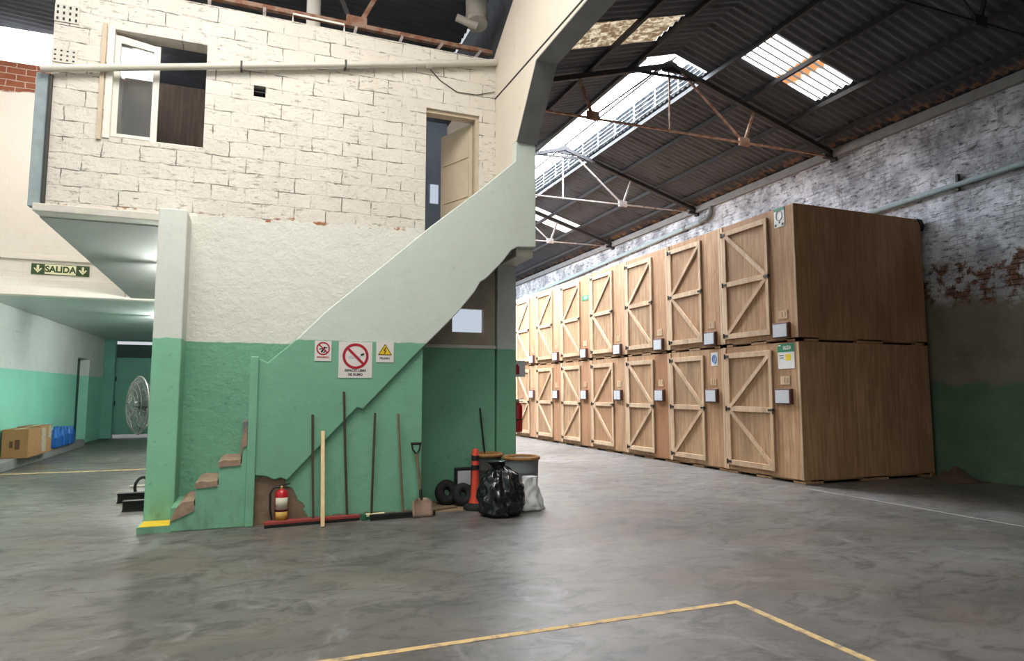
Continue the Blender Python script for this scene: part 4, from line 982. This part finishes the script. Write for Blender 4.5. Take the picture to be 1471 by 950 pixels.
# steel beams on the floor
for k, (x0, x1, y, lab) in enumerate(((-1.68, .6, 10.35, 'dark steel beam lying on the floor, the farther of two behind the pilaster'), (-1.50, .6, 9.62, 'dark steel beam lying on the floor, the nearer of two behind the pilaster'))):
    tag(MB((x0, y, 0)).box(x0, x1, y-.06, y+.06, 0, .015).box(x0, x1, y-.06, y+.06, .115, .13).box(x0, x1, y-.01, y+.01, .015, .115).build('steel_beam', M['beam']), lab, 'steel beam', 'steel beams behind the pilaster')

# green gate at the end of the passage
o = thing('metal_gate', (-3.3, YE+.3, 0), 'green sheet metal gate closing the far end of the passage', 'gate'); d = (-3.3, YE+.3, 0)
MB(d).box(-4.55, -2.42, YE+.30, YE+.33, .11, 2.62).build('sheet', M['gate'], o)
MB(d).box(-4.55, -2.42, YE+.28, YE+.34, 2.62, 3.06).build('louvre_band', M['gatedark'], o)
mb = MB(d)
for z in (.10, 1.12, 1.9, 2.55): mb.box(-4.27, -2.42, YE+.27, YE+.30, z, z+.05)
for x in (-4.27, -3.45, -2.47): mb.box(x, x+.05, YE+.27, YE+.30, .10, 2.6)
mb.bar((-4.2, YE+.285, 1.95), (-3.47, YE+.285, 2.5), .03, .03).bar((-4.2, YE+.285, 1.1), (-3.47, YE+.285, .15), .03, .03)
mb.build('stiffeners', M['gate'], o)
for z in (1.12, 1.92): MB(d).tube([(-4.28, YE+.26, z-.08), (-4.28, YE+.26, z+.08)], .03, 10).build('hinge', M['beam'], o)

# fluorescent fittings under the slabs
def fitting(x0, x1, y, z, zt, label):
    d = ((x0+x1)/2, y, z); o = thing('tube_light', d, label, 'light', 'fluorescent lights of the passage')
    MB(d).box(x0, x1, y-.018, y+.018, z, z+.03).build('housing', M['white'], o)
    for x in (x0+.2, x1-.2): MB(d).tube([(x, y, z+.02), (x, y, zt)], .008, 6).build('hanger', M['conduit'], o)
    MB(d).tube([(x0+.05, y, z-.03), (x1-.05, y, z-.03)], .018, 10).build('lamp_tube', M['tube'], o)
    for x in (x0+.02, x1-.06): MB(d).box(x, x+.04, y-.02, y+.02, z-.05, z).build('socket', M['white'], o)
fitting(-1.30, -.05, 10.95, 3.27, 3.42, 'fluorescent light under the office floor behind the pilaster')
fitting(-2.12, -1.02, 16.6, 3.03, 3.21, 'fluorescent light under the ceiling deeper in the passage')

# pipes along the right wall
gp = o = thing('gutter_pipe', (11.35, 17.5, 6.2), 'grey downpipe and pipe run above the crates on the right wall', 'pipe'); d = (11.35, 17.5, 6.2)
MB(d).tube([(11.36, 14.2, 6.52), (11.36, 14.22, 6.34), (11.36, 14.35, 6.24), (11.36, 14.7, 6.20)], .06, 12).build('elbow', M['drum'], o)
MB(d).tube([(11.36, 14.7, 6.20), (11.36, YF-.02, 5.47)], .06, 12).build('pipe_run', M['postgrey'], o)
MB(d).tube([(11.36, 15.3, 6.18), (11.36, 15.42, 6.176)], .075, 12).build('joint', M['drum'], o)
o = thing('wall_pipe', (11.37, 4, 5.2), 'pale horizontal pipe fixed on the right wall beyond the crates', 'pipe'); d = (11.37, 4, 5.2)
MB(d).tube([(11.37, YB, 5.55), (11.37, 8.2, 5.10), (11.37, 11.5, 5.0)], .048, 12).build('pipe_run', M['postgrey'], o)
for y in (3.0, 6.0, 7.6): MB(d).box(11.38, 11.452, y-.02, y+.02, 5.02, 5.32).build('clip', M['conduit'], o)

for y in (15.36, 20.0): MB((11.35, 17.5, 6.2)).box(11.38, 11.452, y-.02, y+.02, 6.10-(y-15.36)*.032, 6.22-(y-15.36)*.032).build('clip', M['conduit'], gp)

# painted lines on the floor
struct(MB().box(-6, 3.285, 3.895, 3.947, 0, .003).build('trim_12', M['yline']))
struct(MB().box(3.23, 3.285, -6, 3.895, 0, .003).build('trim_13', M['yline']))
struct(MB().box(8.035, 8.06, -4, 8.0, 0, .003).build('trim_14', M['whiteline']))
struct(MB().box(-4.28, -.9, 14.55, 14.68, 0, .003).build('trim_15', M['yline']))

# ------------------------------------------------------------------ world, exposure
w = bpy.data.worlds.new('world'); S.world = w; w.use_nodes = True
bg = w.node_tree.nodes['Background']; bg.inputs[0].default_value = (.92, .96, 1.0, 1); bg.inputs[1].default_value = .7
vs_ = S.view_settings; vs_.view_transform = 'Standard'; vs_.look = 'None'; vs_.gamma = 1; vs_.exposure = 0.0; vs_.use_curve_mapping = False
